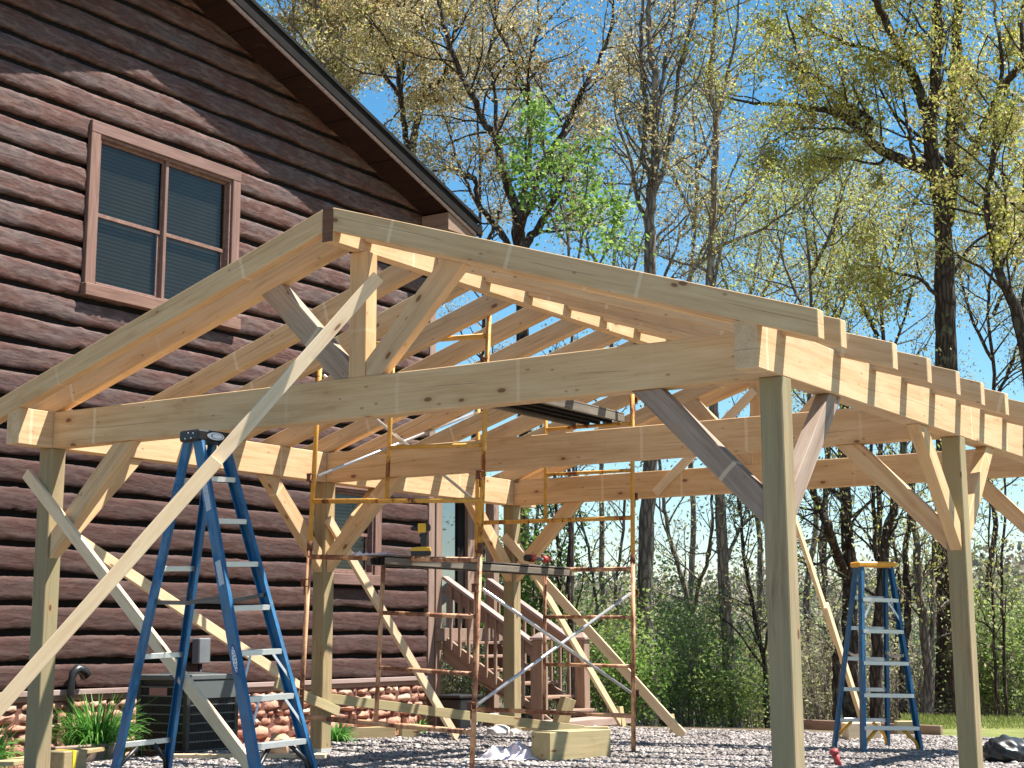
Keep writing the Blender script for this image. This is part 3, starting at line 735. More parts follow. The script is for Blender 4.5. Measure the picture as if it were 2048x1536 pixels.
# king posts and struts
for y in (0.0, D2):
    box('king_post', (3.037, y, PH + HB), (3.181, y + 0.12, ZR - HR), PINE, pv, 0.004, 2)
    for s in (-1, 1):
        f = CX + s * 0.072; zt = PH + HB
        # strut rises at 45 degrees from the foot of the king post to the rafter
        def raf(dx): return ZR - TP - MS * (dx - RW2)
        # upper edge passes (dx=0.076, z=2.889); lower edge passes (dx=.251,z=2.825)
        k1 = 2.889 - 0.076; k2 = 2.825 - 0.251
        d1 = (ZR - TP + MS * RW2 - k1) / (1 + MS); d2 = (ZR - TP + MS * RW2 - k2) / (1 + MS)
        pts = [(CX + s * 0.073, 0.073 + k1), (CX + s * d1, d1 + k1), (CX + s * d2, d2 + k2), (CX + s * (zt - k2), zt + 0.001), (CX + s * 0.073, zt + 0.001)]
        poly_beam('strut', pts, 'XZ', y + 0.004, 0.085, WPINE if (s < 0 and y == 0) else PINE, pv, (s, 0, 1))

# temporary 2x4 bracing nailed to the frame
TT, TH = 0.038, 0.089
def board(p0, p1, label, wd=TT, ht=TH, mat=None, up=(0, 0, 1)):
    o = beam('brace_board', p0, p1, wd, ht, mat or PINE2, pv, up=up, ch=0.003); tag(o, label); return o
K = Vector((3.285, -0.055, 3.40)); EL = Vector(at(0, 1410, 9.2)); dA = (EL - K).normalized()
gnd = K + dA * ((K.z - 0.02) / -dA.z)
side = dA.cross(Vector((0, 0, 1))).normalized()
if side.dot(Vector(tuple(CAM)) - K) < 0: side = -side
jt = K + dA * 1.62
board(K - dA * 0.05, K + dA * 2.35, 'upper length of the long raking brace up to the king post')
board(jt + side * 0.040, gnd + side * 0.040, 'long raking brace running down to the lower left', mat=PINE2)
board((-0.11, -0.022, 2.315), (2.48, -0.022, 0.02), 'board nailed across the front left post and running down to the right')
board((0.162, 0.16, 1.86), (0.162, 2.98, 0.60), 'striped sunlit board running back from the front left post')
board((0.162, 2.62, 0.66), (0.162, 3.5, 0.38), 'short splice board at the foot of the left side brace', mat=TREAT2)
board((0.165, 3.30, 2.15), (0.165, 5.42, 0.04), 'board from the middle left post down to the gravel')
board((0.165, 6.60, 2.05), (0.165, 8.92, 0.0), 'thin yellow board on the inner side of the back left post')
board((0.02, D2 - 0.022, 2.16), (1.98, D2 + 0.4, 0.03), 'broad pale board from the back left post down to the gravel', wd=0.038, ht=0.10)
board((3.11, D2 - 0.022, 3.53), (1.93, D2 - 0.022, 2.54), 'short board from the back king post across the back tie beam')
HF = Vector(at(1728, 1452, 18.9)); HT = Vector((3.02, D2 + 0.14, 3.5)); dH = HF - HT
board(HT, HT + dH * 0.72, 'upper length of the leaning board behind the front right post')
board(HT + dH * 0.60 + Vector((0.04, -0.03, 0)), HF, 'lower length of the leaning board behind the blue ladder', wd=0.045, ht=0.10)
board((-0.02, 3.262, 0.53), (1.17, 6.28, 0.10), 'low long board from the middle left post to a stake', mat=TREAT2)
board((1.02, 6.23, 0.42), (0.93, 6.10, 0.0), 'stake holding the low long board', wd=0.13, ht=0.13, mat=TREAT2)
for q, (x, y) in enumerate(((1.60, 7.40), (0.165, 8.85))):
    board((x - .02, y + 0.06, 0.22), (x + 0.02, y + 0.06, -0.02), 'short stake at the foot of a brace board', wd=0.09, ht=0.04, mat=TREAT2)
# ================================================================== SCAFFOLD
SV = dict(x=2.558, y=2.188, th=-0.014, a=1.773, b=2.557, pA=0.046, pB=0.016, dA=-0.015)
ea = Vector((-math.cos(SV['th']), -math.sin(SV['th']), 0)); eb = Vector((-math.sin(SV['th']), math.cos(SV['th']), 0))
def mkframe(base, ph, dz):
    u = ea * math.cos(ph) + Vector((0, 0, math.sin(ph))); up = -ea * math.sin(ph) + Vector((0, 0, math.cos(ph)))
    return lambda s, z, o=0.0: base + u * s + up * z + eb * o + Vector((0, 0, dz))
FA = mkframe(Vector((SV['x'], SV['y'], 0)), SV['pA'], SV['dA']); FB = mkframe(Vector((SV['x'], SV['y'], 0)) + eb * SV['b'], SV['pB'], 0)
sc = thing('scaffold_tower', (1.7, 3.4, 0), 'rusty yellow tubular scaffold tower two lifts high inside the timber frame', 'scaffold')
TR = 0.0215; a_w = SV['a']
def lift(Fn, z0, legb, legt, upper, mat, flip):
    """one end frame: z0 = height of its bottom bar"""
    zt = z0 + 1.33
    bm = bmesh.new()
    for s in (0, a_w): bm_tube(bm, [Fn(s, z0 - legb), Fn(s, zt + legt)], TR, 10)
    bm_tube(bm, [Fn(0, zt), Fn(a_w, zt)], TR, 10); bm_tube(bm, [Fn(0, z0), Fn(a_w, z0)], TR, 10)
    si = a_w * 0.545
    bm_tube(bm, [Fn(si, z0), Fn(si, zt)], TR * 0.85, 8)
    for k in (1, 2): bm_tube(bm, [Fn(0, z0 + 1.33 * k / 3), Fn(si, z0 + 1.33 * k / 3)], TR * 0.8, 8)
    f = link('end_frame', bm_mesh(bm, 'end_frame'), mat, sc)
    for s in (0, a_w):                                               # locking brackets for the braces
        for z in (z0 + 0.20, zt - 0.22):
            bm = bmesh.new(); d = 1 if flip else -1
            c = Fn(s, z) + eb * (d * -0.045) + ea * 0.0
            for k in (-1, 1): bm_box(bm, c + Vector((0, 0, 0.03 * k)), (0.05, 0.045, 0.008))
            bm_box(bm, c + eb * (d * -0.02), (0.04, 0.008, 0.065)); bm_tube(bm, [c + Vector((0, 0, -0.02)), c + Vector((0, 0, -0.1))], 0.006, 6)
            link('brace_lock', bm_mesh(bm, 'lock'), RUSTM, f)
    return f
for Fn, fl in ((FA, True), (FB, False)):
    lift(Fn, 0.337, 0.34 if fl else 0.335, 0.07, False, SCAFFR, fl); lift(Fn, 2.14, 0.36, 0.175, True, SCAFF, fl)
    for s in (0, a_w):
        bm = bmesh.new(); bm_tube(bm, [Fn(s, 1.72), Fn(s, 1.80)], TR * 1.18, 10); link('coupling', bm_mesh(bm, 'coupling'), RUSTM, sc)
def xb(p, q):
    bm = bmesh.new(); bm_tube(bm, [p, q], 0.0145, 8); return link('cross_brace', bm_mesh(bm, 'cross_brace'), GALV, sc)
o1, o2 = eb * 0.05, eb * -0.05
xb(FA(0, 0.55) + o1, FB(0, 1.44) + o2); xb(FA(0, 1.44) + o1, FB(0, 0.55) + o2)
xb(FA(a_w, 2.36) + o1, FB(a_w, 3.24) + o2); xb(FA(a_w, 3.24) + o1, FB(a_w, 2.36) + o2)
# planks resting on the bars
def plank(Fz, s0, wdt, label, zoff, ribs, L0=-0.20, L1=0.22):
    p = FA(s0, Fz) + eb * L0 + Vector((0, 0, zoff)); q = FB(s0, Fz) + eb * L1 + Vector((0, 0, zoff))
    t = thing('scaffold_plank', tuple(p), label, 'plank')
    if ribs:
        d = (q - p).normalized(); side = d.cross(Vector((0, 0, 1))).normalized()
        beam('deck', p + Vector((0, 0, 0.045)), q + Vector((0, 0, 0.045)), wdt, 0.014, GREYWOOD, t)
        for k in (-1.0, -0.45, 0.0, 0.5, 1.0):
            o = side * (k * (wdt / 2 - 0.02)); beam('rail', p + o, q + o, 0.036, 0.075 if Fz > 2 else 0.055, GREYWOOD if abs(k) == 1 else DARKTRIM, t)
    else:
        beam('board', p, q, wdt, 0.038, GREYWOOD, t)
    return t
plank(3.03, 0.40, 0.56, 'grey ribbed scaffold deck lying high between the two scaffold frames', 0.055, True, -0.04, 0.06)
plank(1.67, 0.78, 0.22, 'grey plank across the middle bars of the scaffold carrying a red tool', -0.035, True, -0.32, 0.06)

# white tape wrapped on the scaffold bar
tp = thing('tape_wrap', tuple(FA(1.35, 1.67)), 'white rag strip wound round the rusty scaffold bar', 'rag')
bm = bmesh.new(); bm_tube(bm, [FA(1.30 - 0.02 * k, 1.695 + 0.006 * math.sin(k * 1.9)) for k in range(22)], [0.012 + 0.011 * (k in (3, 4, 15, 16, 17)) for k in range(22)], 8); link('strip', bm_mesh(bm, 'rag', True), CLOTH, tp)

# cordless impact driver standing on its battery on the scaffold bar
dp = FA(0.575, 1.67) + Vector((0, -0.01, 0.022))
dr = thing('cordless_drill', tuple(dp), 'yellow and black cordless drill standing on the scaffold bar', 'drill')
X = Vector(tuple(CR)).normalized(); X.z = 0; X.normalize(); Yd = Vector((0, 0, 1)).cross(X)
def dpt(u, v, t=0): return dp + X * u + Vector((0, 0, v)) + Yd * t
def dprism(name, pts, w_, mat, par=dr):
    bm = bmesh.new(); bm_poly(bm, pts, w_, lambda u, t, v: dpt(u, v, t - w_ / 2)); bmesh.ops.recalc_face_normals(bm, faces=bm.faces)
    bmesh.ops.bevel(bm, geom=list(bm.edges), offset=0.005, segments=2, affect='EDGES', profile=0.5)
    return link(name, bm_mesh(bm, name), mat, par)
K_ = 1.0
dprism('battery', [(-0.078, 0), (0.078, 0), (0.082, 0.03), (0.07, 0.042), (-0.07, 0.042), (-0.082, 0.03)], 0.075, BLACKP)
dprism('battery_shell', [(-0.084, 0.036), (0.082, 0.036), (0.078, 0.066), (0.03, 0.072), (-0.03, 0.070), (-0.076, 0.062)], 0.079, DRILLY)
dprism('handle', [(0.0, 0.066), (0.05, 0.066), (0.047, 0.12), (0.052, 0.19), (0.002, 0.19), (-0.006, 0.12)], 0.042, BLACKP)
dprism('motor_housing', [(-0.026, 0.185), (0.035, 0.185), (0.042, 0.20), (0.042, 0.252), (0.03, 0.262), (-0.026, 0.26)], 0.062, DRILLY)
dprism('rear_cap', [(0.043, 0.196), (0.072, 0.20), (0.078, 0.228), (0.070, 0.256), (0.043, 0.258)], 0.060, BLACKP)
bm = bmesh.new(); bm_tube(bm, [dpt(-0.026, 0.225), dpt(-0.06, 0.222), dpt(-0.085, 0.22)], [0.026, 0.02, 0.012], 10); link('chuck', bm_mesh(bm, 'chuck'), BLACKP, dr)
dprism('trigger', [(-0.016, 0.155), (0.001, 0.15), (0.001, 0.18), (-0.012, 0.18)], 0.02, BLACKP)

# red tool and pale label lying on the plank end
rp = FB(0.78, 1.67) + eb * -0.42 + Vector((0, 0, -0.02)) + Vector((0, 0, 0.062))
rt = thing('red_power_tool', tuple(rp), 'small red and black power tool lying on the grey scaffold plank', 'power tool')
d = (FB(0.78, 1.67) - FA(0.78, 1.67)).normalized()
bm = bmesh.new(); bm_tube(bm, [rp + d * -0.20 + Vector((0, 0, .045)), rp + d * -0.09 + Vector((0, 0, .04))], 0.032, 12); link('battery', bm_mesh(bm, 'b'), BLACKP, rt)
bm = bmesh.new(); bm_tube(bm, [rp + d * -0.15 + Vector((0, 0, .045)), rp + d * -0.07 + Vector((0, 0, .045))], 0.036, 12); link('body', bm_mesh(bm, 'b'), REDP, rt)
bm = bmesh.new(); bm_tube(bm, [rp + d * -0.07 + Vector((0, 0, .045)), rp + d * 0.10 + Vector((0, 0, .04))], 0.016, 12); link('grip', bm_mesh(bm, 'b'), GREYP, rt)
bm = bmesh.new(); bm_tube(bm, [rp + d * 0.09 + Vector((0, 0, .045)), rp + d * 0.19 + Vector((0, 0, .045))], [0.03, 0.035], 12); link('head', bm_mesh(bm, 'b'), REDP, rt)

# ================================================================== STEP LADDERS
def ladder(v, Hh, st, caps, label, big):
    cx, cy, th, zb, wt, wb, sf, sr, wrb, t1, t2 = v
    ew = Vector((math.cos(th), math.sin(th), 0)); ef = Vector((math.sin(th), -math.cos(th), 0)); c = Vector((cx, cy, zb))
    def rot(p):
        o = p - c; return p + ef.cross(o) * t1 + ew.cross(o) * t2
    def Fr(s, z, d=0.0):
        t = 1 - z / Hh; return rot(c + ew * s * (wt + (wb - wt) * t) / 2 + ef * (0.06 + (sf - .06) * t + d) + Vector((0, 0, z)))
    def Rr(s, z, d=0.0):
        t = 1 - z / Hh; return rot(c + ew * s * (wt + (wrb - wt) * t) / 2 - ef * (0.03 + (sr - .03) * t - d) + Vector((0, 0, z)))
    L = thing('step_ladder', tuple(c), label, 'ladder')
    # each rail is a C-channel: web facing out, two flanges
    def rail(name, fn, s, wd, z0, z1):
        p0 = fn(s, z0); p1 = fn(s, z1); d = (p1 - p0).normalized(); n = (ew * s); n = (n - d * n.dot(d)).normalized(); f = d.cross(n)
        bm = bmesh.new(); M = Matrix(((n.x, f.x, d.x, 0), (n.y, f.y, d.y, 0), (n.z, f.z, d.z, 0), (0, 0, 0, 1)))
        M.translation = (p0 + p1) / 2; ln = (p1 - p0).length
        bm_box(bm, (0.0, 0, 0), (0.005, wd, ln)); bm_box(bm, (-0.0145, wd / 2 - 0.0025, 0), (0.024, 0.005, ln)); bm_box(bm, (-0.0145, -wd / 2 + 0.0025, 0), (0.024, 0.005, ln))
        return link(name, bm_mesh(bm, name), BLUEF, L, M @ Matrix.Identity(4)) if False else link_local(name, bm, BLUEF, L, M)
    def link_local(name, bm, mat, par, M): return link(name, bm_mesh(bm, name), mat, par, M)
    fw, rw = (0.086, 0.066) if big else (0.072, 0.05)
    for s in (-1, 1):
        r1 = rail('front_rail', Fr, s, fw, 0.012, Hh - 0.02); r2 = rail('rear_rail', Rr, s, rw, 0.012, Hh - 0.03)
        for fn in (Fr, Rr):
            p = fn(s, 0.0); b2 = bmesh.new(); bm_box(b2, (0, 0, 0.012), (0.05, fw * 1.12, 0.024), 0.004)
            M = frame(p - Vector((0, 0, 0.0)), ew, (0, 0, 1)); link('foot', bm_mesh(b2, 'foot'), BLACKP, L, M)
        if s == -1 and big:                                         # stickers on the near rail
            for z0, z1, m, wq in ((1.80, 2.0, GREYL, 0.05), (1.30, 1.46, GREYL, 0.052), (0.72, 0.92, NAVYL, 0.052)):
                p0 = Fr(s, z0); p1 = Fr(s, z1); dd = (p1 - p0).normalized(); nn = (ew * s); nn = (nn - dd * nn.dot(dd)).normalized(); ff = dd.cross(nn)
                b2 = bmesh.new(); cc = (p0 + p1) / 2 + nn * 0.004; hl = (p1 - p0).length / 2
                if m is NAVYL:
                    for sc_, mm, off in ((1.0, NAVYL, 0.0), (0.82, WHITEL, 0.0008)):
                        b3 = bmesh.new(); b3.faces.new([b3.verts.new(cc + nn * off + dd * (math.cos(q) * hl * sc_) + ff * (math.sin(q) * 0.024 * sc_)) for q in [2 * math.pi * i / 24 for i in range(24)]])
                        link('brand_badge', bm_mesh(b3, 'badge'), mm, r1)
                    tcu = bpy.data.curves.new('t', 'FONT'); tcu.body = 'WERNER'; tcu.size = 0.042; tcu.align_x = 'CENTER'; tcu.align_y = 'CENTER'
                    to = bpy.data.objects.new('t', tcu); C.objects.link(to); dg = bpy.context.evaluated_depsgraph_get(); tm = bpy.data.meshes.new_from_object(to.evaluated_get(dg)); bpy.data.objects.remove(to)
                    Xa = -dd; Za = nn; Ya = Za.cross(Xa); Mt = Matrix(((Xa.x, Ya.x, Za.x, 0), (Xa.y, Ya.y, Za.y, 0), (Xa.z, Ya.z, Za.z, 0), (0, 0, 0, 1))); Mt.translation = cc + nn * 0.0018
                    link('badge_lettering', tm, NAVYL, r1, Mt)
                else:
                    b2.faces.new([b2.verts.new(cc + dd * (q * hl) + ff * (w_ * wq / 2)) for q, w_ in ((-1, -1), (1, -1), (1, 1), (-1, 1))])
                    link('sticker', bm_mesh(b2, 'sticker'), m, r1)
    for k, z in enumerate(st):
        p, q = Fr(-1, z), Fr(1, z); n = ef
        d = (q - p).normalized(); up = ef.cross(d) if ef.cross(d).z > 0 else d.cross(ef)
        M = frame((p + q) / 2, d, up); bm = bmesh.new(); ln = (q - p).length - 0.012
        bm_box(bm, (0, 0, 0), (ln, 0.082, 0.005)); bm_box(bm, (0, 0.0415, -0.014), (ln, 0.004, 0.032)); bm_box(bm, (0, -0.0415, -0.014), (ln, 0.004, 0.032))
        for g in range(-3, 4): bm_box(bm, (0, g * 0.011, 0.0035), (ln, 0.003, 0.002))
        link('step', bm_mesh(bm, 'step'), ALU, L, M)
        if k in (4, 5) if big else k in (0,):                          # diagonal stays under some steps
            for s in (-1, 1):
                a0 = Fr(s, z - 0.20) - ew * s * 0.01; a1 = Fr(s, z - 0.025) - ew * s * 0.11
                beam('stay', a0 + ef * 0.03, a1 + ef * 0.03, 0.02, 0.004, ALU, L, up=ef)
        # rear bars
        if (k % 2 == 0 and big) or not big:
            p, q = Rr(-1, z), Rr(1, z); beam('rear_bar', p, q, 0.005, 0.036, ALU, L)
    # moulded cap
    dcap = 0.125 if big else 0.11; capc = c + Vector((0, 0, Hh))
    cM = frame(rot(capc) + ef * 0.02, ew, (0, 0, 1)); bm = bmesh.new()
    wq = wt + 0.075
    bm_box(bm, (0, 0, 0.0), (wq, 0.20 if big else 0.18, 0.075 if big else 0.05), 0.012)
    cap = link('top_cap', bm_mesh(bm, 'cap'), caps, L, cM)
    if big:                                                         # white oval emblem on the long face
        dsg = -1
        for sc_, mm, off in ((1.0, WHITEL, 0.0012), (0.72, BLACKP, 0.0022), (0.62, WHITEL, 0.0032)):
            b3 = bmesh.new(); b3.faces.new([b3.verts.new((math.cos(q) * 0.075 * sc_ + (0.01 if off > .001 and sc_ < 1 else 0), dsg * (0.1 + off), math.sin(q) * 0.026 * sc_)) for q in [2 * math.pi * i / 28 for i in range(28)]])
            link('emblem', bm_mesh(b3, 'emblem'), mm, cap, cM)
        for i, (u, v_) in enumerate(((-.05, .012), (.0, .016), (-.03, -.02), (.03, -.02))):
            b3 = bmesh.new(); bm_tube(b3, [Vector((-wq / 2 - .004, u, v_)), Vector((-wq / 2 + .004, u, v_))], 0.006, 8); link('rivet', bm_mesh(b3, 'rivet'), ALU, cap, cM)
    # spreader bars
    zz = Hh * 0.53
    for s in (-1, 1):
        p, q = Fr(s, zz) - ew * s * 0.02, Rr(s, zz) - ew * s * 0.02; m = (p + q) / 2 + Vector((0, 0, -0.025))
        beam('spreader', p, m, 0.004, 0.028, ALU if not big else GREYWOOD, L); beam('spreader', m, q, 0.004, 0.028, ALU if not big else GREYWOOD, L)
    # bottom gusset braces
    for fn, top in ((Fr, st[-1]), (Rr, st[-1])):
        for s in (-1, 1):
            p = fn(s, 0.04) - ew * s * 0.012; q = fn(s, top - 0.02) - ew * s * 0.16
            mid = fn(s, top * 0.55) - ew * s * 0.045
            bm = bmesh.new(); bm_tube(bm, [p, mid, q], 0.017 if big else 0.016, 6); link('gusset', bm_mesh(bm, 'gusset'), caps, L)
    return L
v8 = [2.155, -0.273, 1.478, 0.083, 0.236, 0.511, 0.731, 0.739, 0.491, 0.034, -0.038]
ladder(v8, 2.32, [2.03 - .29 * i for i in range(7)], BLACKP, 'tall blue step ladder with black top standing before the house', True)
v6 = [4.297, 6.202, 0.852, -0.032, 0.328, 0.616, 0.418, 0.177, 0.587, -0.027, 0.069]
ladder(v6, 1.735, [1.425 - .284 * i for i in range(5)], YELP, 'shorter blue step ladder with yellow top standing right of the frame', False)

# ================================================================== AIR CONDITIONER
ac = thing('air_conditioner', (-1.32, 3.05, -0.05), 'dark grey square air conditioning unit on the ground beside the house', 'air conditioner')
AX0, AX1, AY0, AY1, AZ = -1.66, -1.0, 2.72, 3.42, 0.72
box('pad', (AX0 - .08, AY0 - .08, -0.10), (AX1 + .08, AY1 + .08, -0.03), GREYP, ac)
box('core', (AX0 + .03, AY0 + .03, -0.03), (AX1 - .03, AY1 - .03, AZ - 0.05), ACD, ac, 0)
for x, y in ((AX0, AY0), (AX1, AY0), (AX0, AY1), (AX1, AY1)):
    box('corner_post', (x - (.0 if x == AX0 else .05), y - (.0 if y == AY0 else .05), -0.03), (x + (.05 if x == AX0 else 0), y + (.05 if y == AY0 else 0), AZ - 0.05), ACD, ac, 0.004)
box('top_panel', (AX0 - .012, AY0 - .012, AZ - 0.05), (AX1 + .012, AY1 + .012, AZ), ACM, ac, 0.008)
for k, zz in enumerate(np.arange(0.02, AZ - 0.06, 0.083)):           # side louvres
    m = ACM if zz > 0.55 else ACD
    bm = bmesh.new(); th = 0.012
    for (lo, hi) in (((AX0 + .05, AY0 + .004, zz), (AX1 - .05, AY0 + .028, zz + .012)), ((AX1 - .028, AY0 + .05, zz), (AX1 - .004, AY1 - .05, zz + .012)), ((AX0 + .004, AY0 + .05, zz), (AX0 + .028, AY1 - .05, zz + .012)), ((AX0 + .05, AY1 - .028, zz), (AX1 - .05, AY1 - .004, zz + .012))):
        bm_box(bm, [(p + q) / 2 for p, q in zip(lo, hi)], [q - p for p, q in zip(lo, hi)])
    link('louvre', bm_mesh(bm, 'louvre'), ACM, ac)
bm = bmesh.new()
for i in range(30):
    t = i / 29
    bm_box(bm, (AX0 + .06 + t * (AX1 - AX0 - .12), AY0 + .008, AZ / 2 - .03), (.004, .006, AZ - .12)); bm_box(bm, (AX1 - .008, AY0 + .06 + t * (AY1 - AY0 - .12), AZ / 2 - .03), (.006, .004, AZ - .12))
link('grille', bm_mesh(bm, 'grille'), ACD, ac)
box('access_panel', (AX1 - .006, AY0 + .05, 0.50), (AX1 + .003, AY1 - .05, AZ - .055), ACM, ac, 0.002)
box('label', (AX0 + .17, AY0 - .002, 0.53), (AX0 + .40, AY0 + .004, 0.60), PINKL, ac, 0)
bm = bmesh.new()
for r_ in (0.08, 0.14, 0.2, 0.26): bm_tube(bm, [((AX0 + AX1) / 2 + r_ * math.cos(q), (AY0 + AY1) / 2 + r_ * math.sin(q), AZ + 0.012) for q in [2 * math.pi * i / 24 for i in range(25)]], 0.004, 5, False)
link('fan_guard', bm_mesh(bm, 'fan_guard'), ACD, ac)

# ================================================================== TIMBERS AND SMALL THINGS ON THE GROUND
def timber(p0, p1, wd, ht, label, cat='timber', mat=None, group=None, ch=0.006):
    o = beam('timber_block' if cat == 'block' else 'ground_board', p0, p1, wd, ht, mat or TREAT2, None, ch=ch); tag(o, label, cat, group); return o
G = 0.02
b0 = Vector(at(1135, 1505, 13.35)); 
timber((2.42, 3.42, 0.14), (2.62, 4.12, 0.14), 0.235, 0.235, 'large pale squared block lying on the gravel beside the towel', 'block')
timber((-0.60, 2.10, G + .02), (0.62, 2.78, G + .02), 0.09, 0.04, 'short board lying on the gravel behind the tall ladder', mat=PINE2)
timber((-1.02, 4.93, .06), (-0.66, 5.46, .06), 0.09, 0.15, 'low board edging between the gravel and the stone base', mat=TREAT2)
timber((-0.62, 5.50, .07), (-0.50, 5.66, .07), 0.13, 0.17, 'short squared post stub beside the low edging board', 'block')
timber((-1.26, 1.35, 0.02), (-1.20, 2.12, 0.02), 0.09, 0.24, 'dark edging board left of the tall ladder foot', mat=BROWNP)
timber((-0.35, 0.10, .12), (-0.98, 1.60, .12), 0.19, 0.038, 'pale board lying on the edging behind the front left post', mat=TREAT2)
blk = thing('strapped_block', (-0.10, 0.55, 0), 'squared timber stub with a yellow tape beside the front left post', 'block')
box('timber', (-0.17, 0.36, 0.0), (0.03, 0.60, 0.205), TREATED, blk, 0.008, 1)
box('tape', (0.031, 0.45, 0.0), (0.034, 0.48, 0.206), STRAP, blk, 0); box('tape', (-0.171, 0.45, 0.2055), (0.034, 0.48, 0.2085), STRAP, blk, 0)
timber((2.15, 9.30, 0.05), (4.2, 8.62, 0.05), 0.05, 0.11, 'long low edging board along the far side of the gravel', mat=BROWNP)
p_ = at(1792, 1478, 16.9); timber((p_[0], p_[1], 0.075), (p_[0] + .18, p_[1] + .12, 0.075), 0.14, 0.14, 'squared block lying right of the yellow topped ladder leg', 'block')
p_ = at(1690, 1476, 16.0); timber((p_[0], p_[1], 0.09), (p_[0] + .27, p_[1] + .22, 0.10), 0.22, 0.17, 'wide pale block lying beneath the yellow topped ladder', 'block', mat=PINE2)
timber((-0.30, 6.95, 0.04), (0.75, 7.55, 0.04), 0.14, 0.05, 'board lying at the foot of the deck stairs', mat=TREAT2)
bs = thing('stair_foot_board', (0.2, 8.6, 0), 'pale weathered boards lying flat at the foot of the stairs', 'board')
for k in range(3): box('board', (-0.60 + k * .16, 8.15, -0.02), (-0.46 + k * .16, 9.75, 0.07), WOODT, bs)
# rocks
def rock(loc, s, label, mat, seed):
    r = random.Random(seed); bm = bmesh.new(); bmesh.ops.create_icosphere(bm, subdivisions=2, radius=1)
    for v_ in bm.verts: v_.co = Vector((v_.co.x * s[0], v_.co.y * s[1], v_.co.z * s[2])) * r.uniform(0.85, 1.12)
    o = link('rock', bm_mesh(bm, 'rock'), mat, None, Matrix.Translation(loc)); tag(o, label, 'rock')
rock((0.10, 6.30, 0.05), (.12, .17, .08), 'pale grey rock left of the back left post', ROCKW, 1)
rock((0.16, 6.52, 0.03), (.05, .07, .05), 'small white rock touching the pale grey rock', ROCKW, 2)
rock((-0.05, 6.9, 0.06), (.05, .05, .06), 'small round rock right beside the back left post', ROCKT, 3)
rock((0.02, 2.86, 0.10), (.10, .10, .12), 'tan broken rock behind the tall ladder', ROCKT, 4)
# black bin with a pale emblem
bn = thing('storage_bin', (-1.5, 7.75, -0.1), 'black plastic bin with a pale emblem beside the house corner', 'bin')
bx, by = Vector(at(925, 1400, 18.4))[:2]
box('body', (bx - .24, by - .2, -0.12), (bx + .10, by + .24, 0.36), BLACKP, bn, 0.02, 2); box('rim', (bx - .26, by - .22, 0.36), (bx + .12, by + .26, 0.395), BLACKP, bn, 0.01, 1)
bm = bmesh.new()
for (y0, z0, y1, z1) in ((0.02, .05, .035, .26), (.035, .245, .16, .26), (.035, .05, .16, .065), (.09, .14, .16, .155), (.145, .065, .16, .155), (.145, .20, .16, .245)):
    bm_box(bm, (bx + .1015, by + (y0 + y1) / 2, (z0 + z1) / 2), (.002, y1 - y0, z1 - z0))
link('emblem', bm_mesh(bm, 'em'), ROCKW, bn)
# towel
def towel():
    bm = bmesh.new(); n, m = 46, 34; r = random.Random(4); vs = {}
    for i in range(n):
        for j in range(m):
            u, v_ = i / (n - 1) * 2 - 1, j / (m - 1) * 2 - 1
            h = 0.10 * math.exp(-((u - .35) ** 2 * 3 + (v_ + .1) ** 2 * 3)) + 0.07 * math.exp(-((u + .45) ** 2 * 6 + (v_ - .1) ** 2 * 4))
            h += 0.028 * math.sin(u * 7 + v_ * 4) * (1 - v_ * v_) + 0.016 * math.sin(u * 15 - v_ * 9 + 1) + 0.008 * math.sin(u * 27 + v_ * 21)
            e = max(abs(u), abs(v_)); h *= max(0.05, 1 - e ** 5)
            x = u * 0.27 * (1 + .12 * math.sin(v_ * 4)) + 0.03 * math.sin(v_ * 9); y = v_ * 0.20 * (1 + .18 * math.sin(u * 5 + 1)) + 0.02 * math.sin(u * 11)
            vs[i, j] = bm.verts.new((x, y, max(0.012, h + 0.022)))
    for i in range(n - 1):
        for j in range(m - 1): bm.faces.new((vs[i, j], vs[i + 1, j], vs[i + 1, j + 1], vs[i, j + 1]))
    c = Vector(at(1018, 1516, 13.5)); M = Matrix.Translation((c.x + .02, c.y, 0.01)) @ Matrix.Rotation(math.radians(25), 4, 'Z')
    o = link('towel', bm_mesh(bm, 'towel', True), CLOTH, None, M); tag(o, 'crumpled pale towel lying on the gravel against the block', 'towel')
towel()
# black bag low right, red pipe stub
bg_ = at(2015, 1545, 13.0)
def lumpy(name, c, s, mat, label, cat, seed):
    r = random.Random(seed); bm = bmesh.new(); bmesh.ops.create_icosphere(bm, subdivisions=4, radius=1)
    for v_ in bm.verts:
        p = v_.co; k = 1 + .09 * math.sin(p.x * 7 + seed) * math.cos(p.y * 9) + .05 * math.sin(p.z * 15 + p.x * 9)
        v_.co = Vector((p.x * s[0], p.y * s[1], max(-.6, p.z) * s[2])) * k
    o = link(name, bm_mesh(bm, name, True), mat, None, Matrix.Translation(c)); tag(o, label, cat)
lumpy('black_bag', (bg_[0], bg_[1], 0.09), (.19, .24, .13), BLACKP, 'slumped black bag on the gravel at the far right post', 'bag', 2)
q = at(1672, 1536, 12.6); rr = thing('red_pipe', (q[0], q[1], 0), 'short red pipe stub with a round cap rising from the gravel', 'pipe')
bm = bmesh.new(); X0 = Vector((q[0], q[1], 0)); rx = Vector((CR[0], CR[1], 0))
bm_tube(bm, [X0 + rx * .03, X0 + rx * .012 + Vector((0, 0, .06)), X0 - rx * .005 + Vector((0, 0, .12))], [.026, .026, .03], 12); link('stem', bm_mesh(bm, 'stem'), REDPIPE, rr)
bm = bmesh.new(); bm_tube(bm, [X0 - rx * .006 + Vector((0, 0, .115)), X0 - rx * .010 + Vector((0, 0, .13)), X0 - rx * .014 + Vector((0, 0, .155))], [.036, .042, .026], 12); link('cap', bm_mesh(bm, 'cap'), REDPIPE, rr)
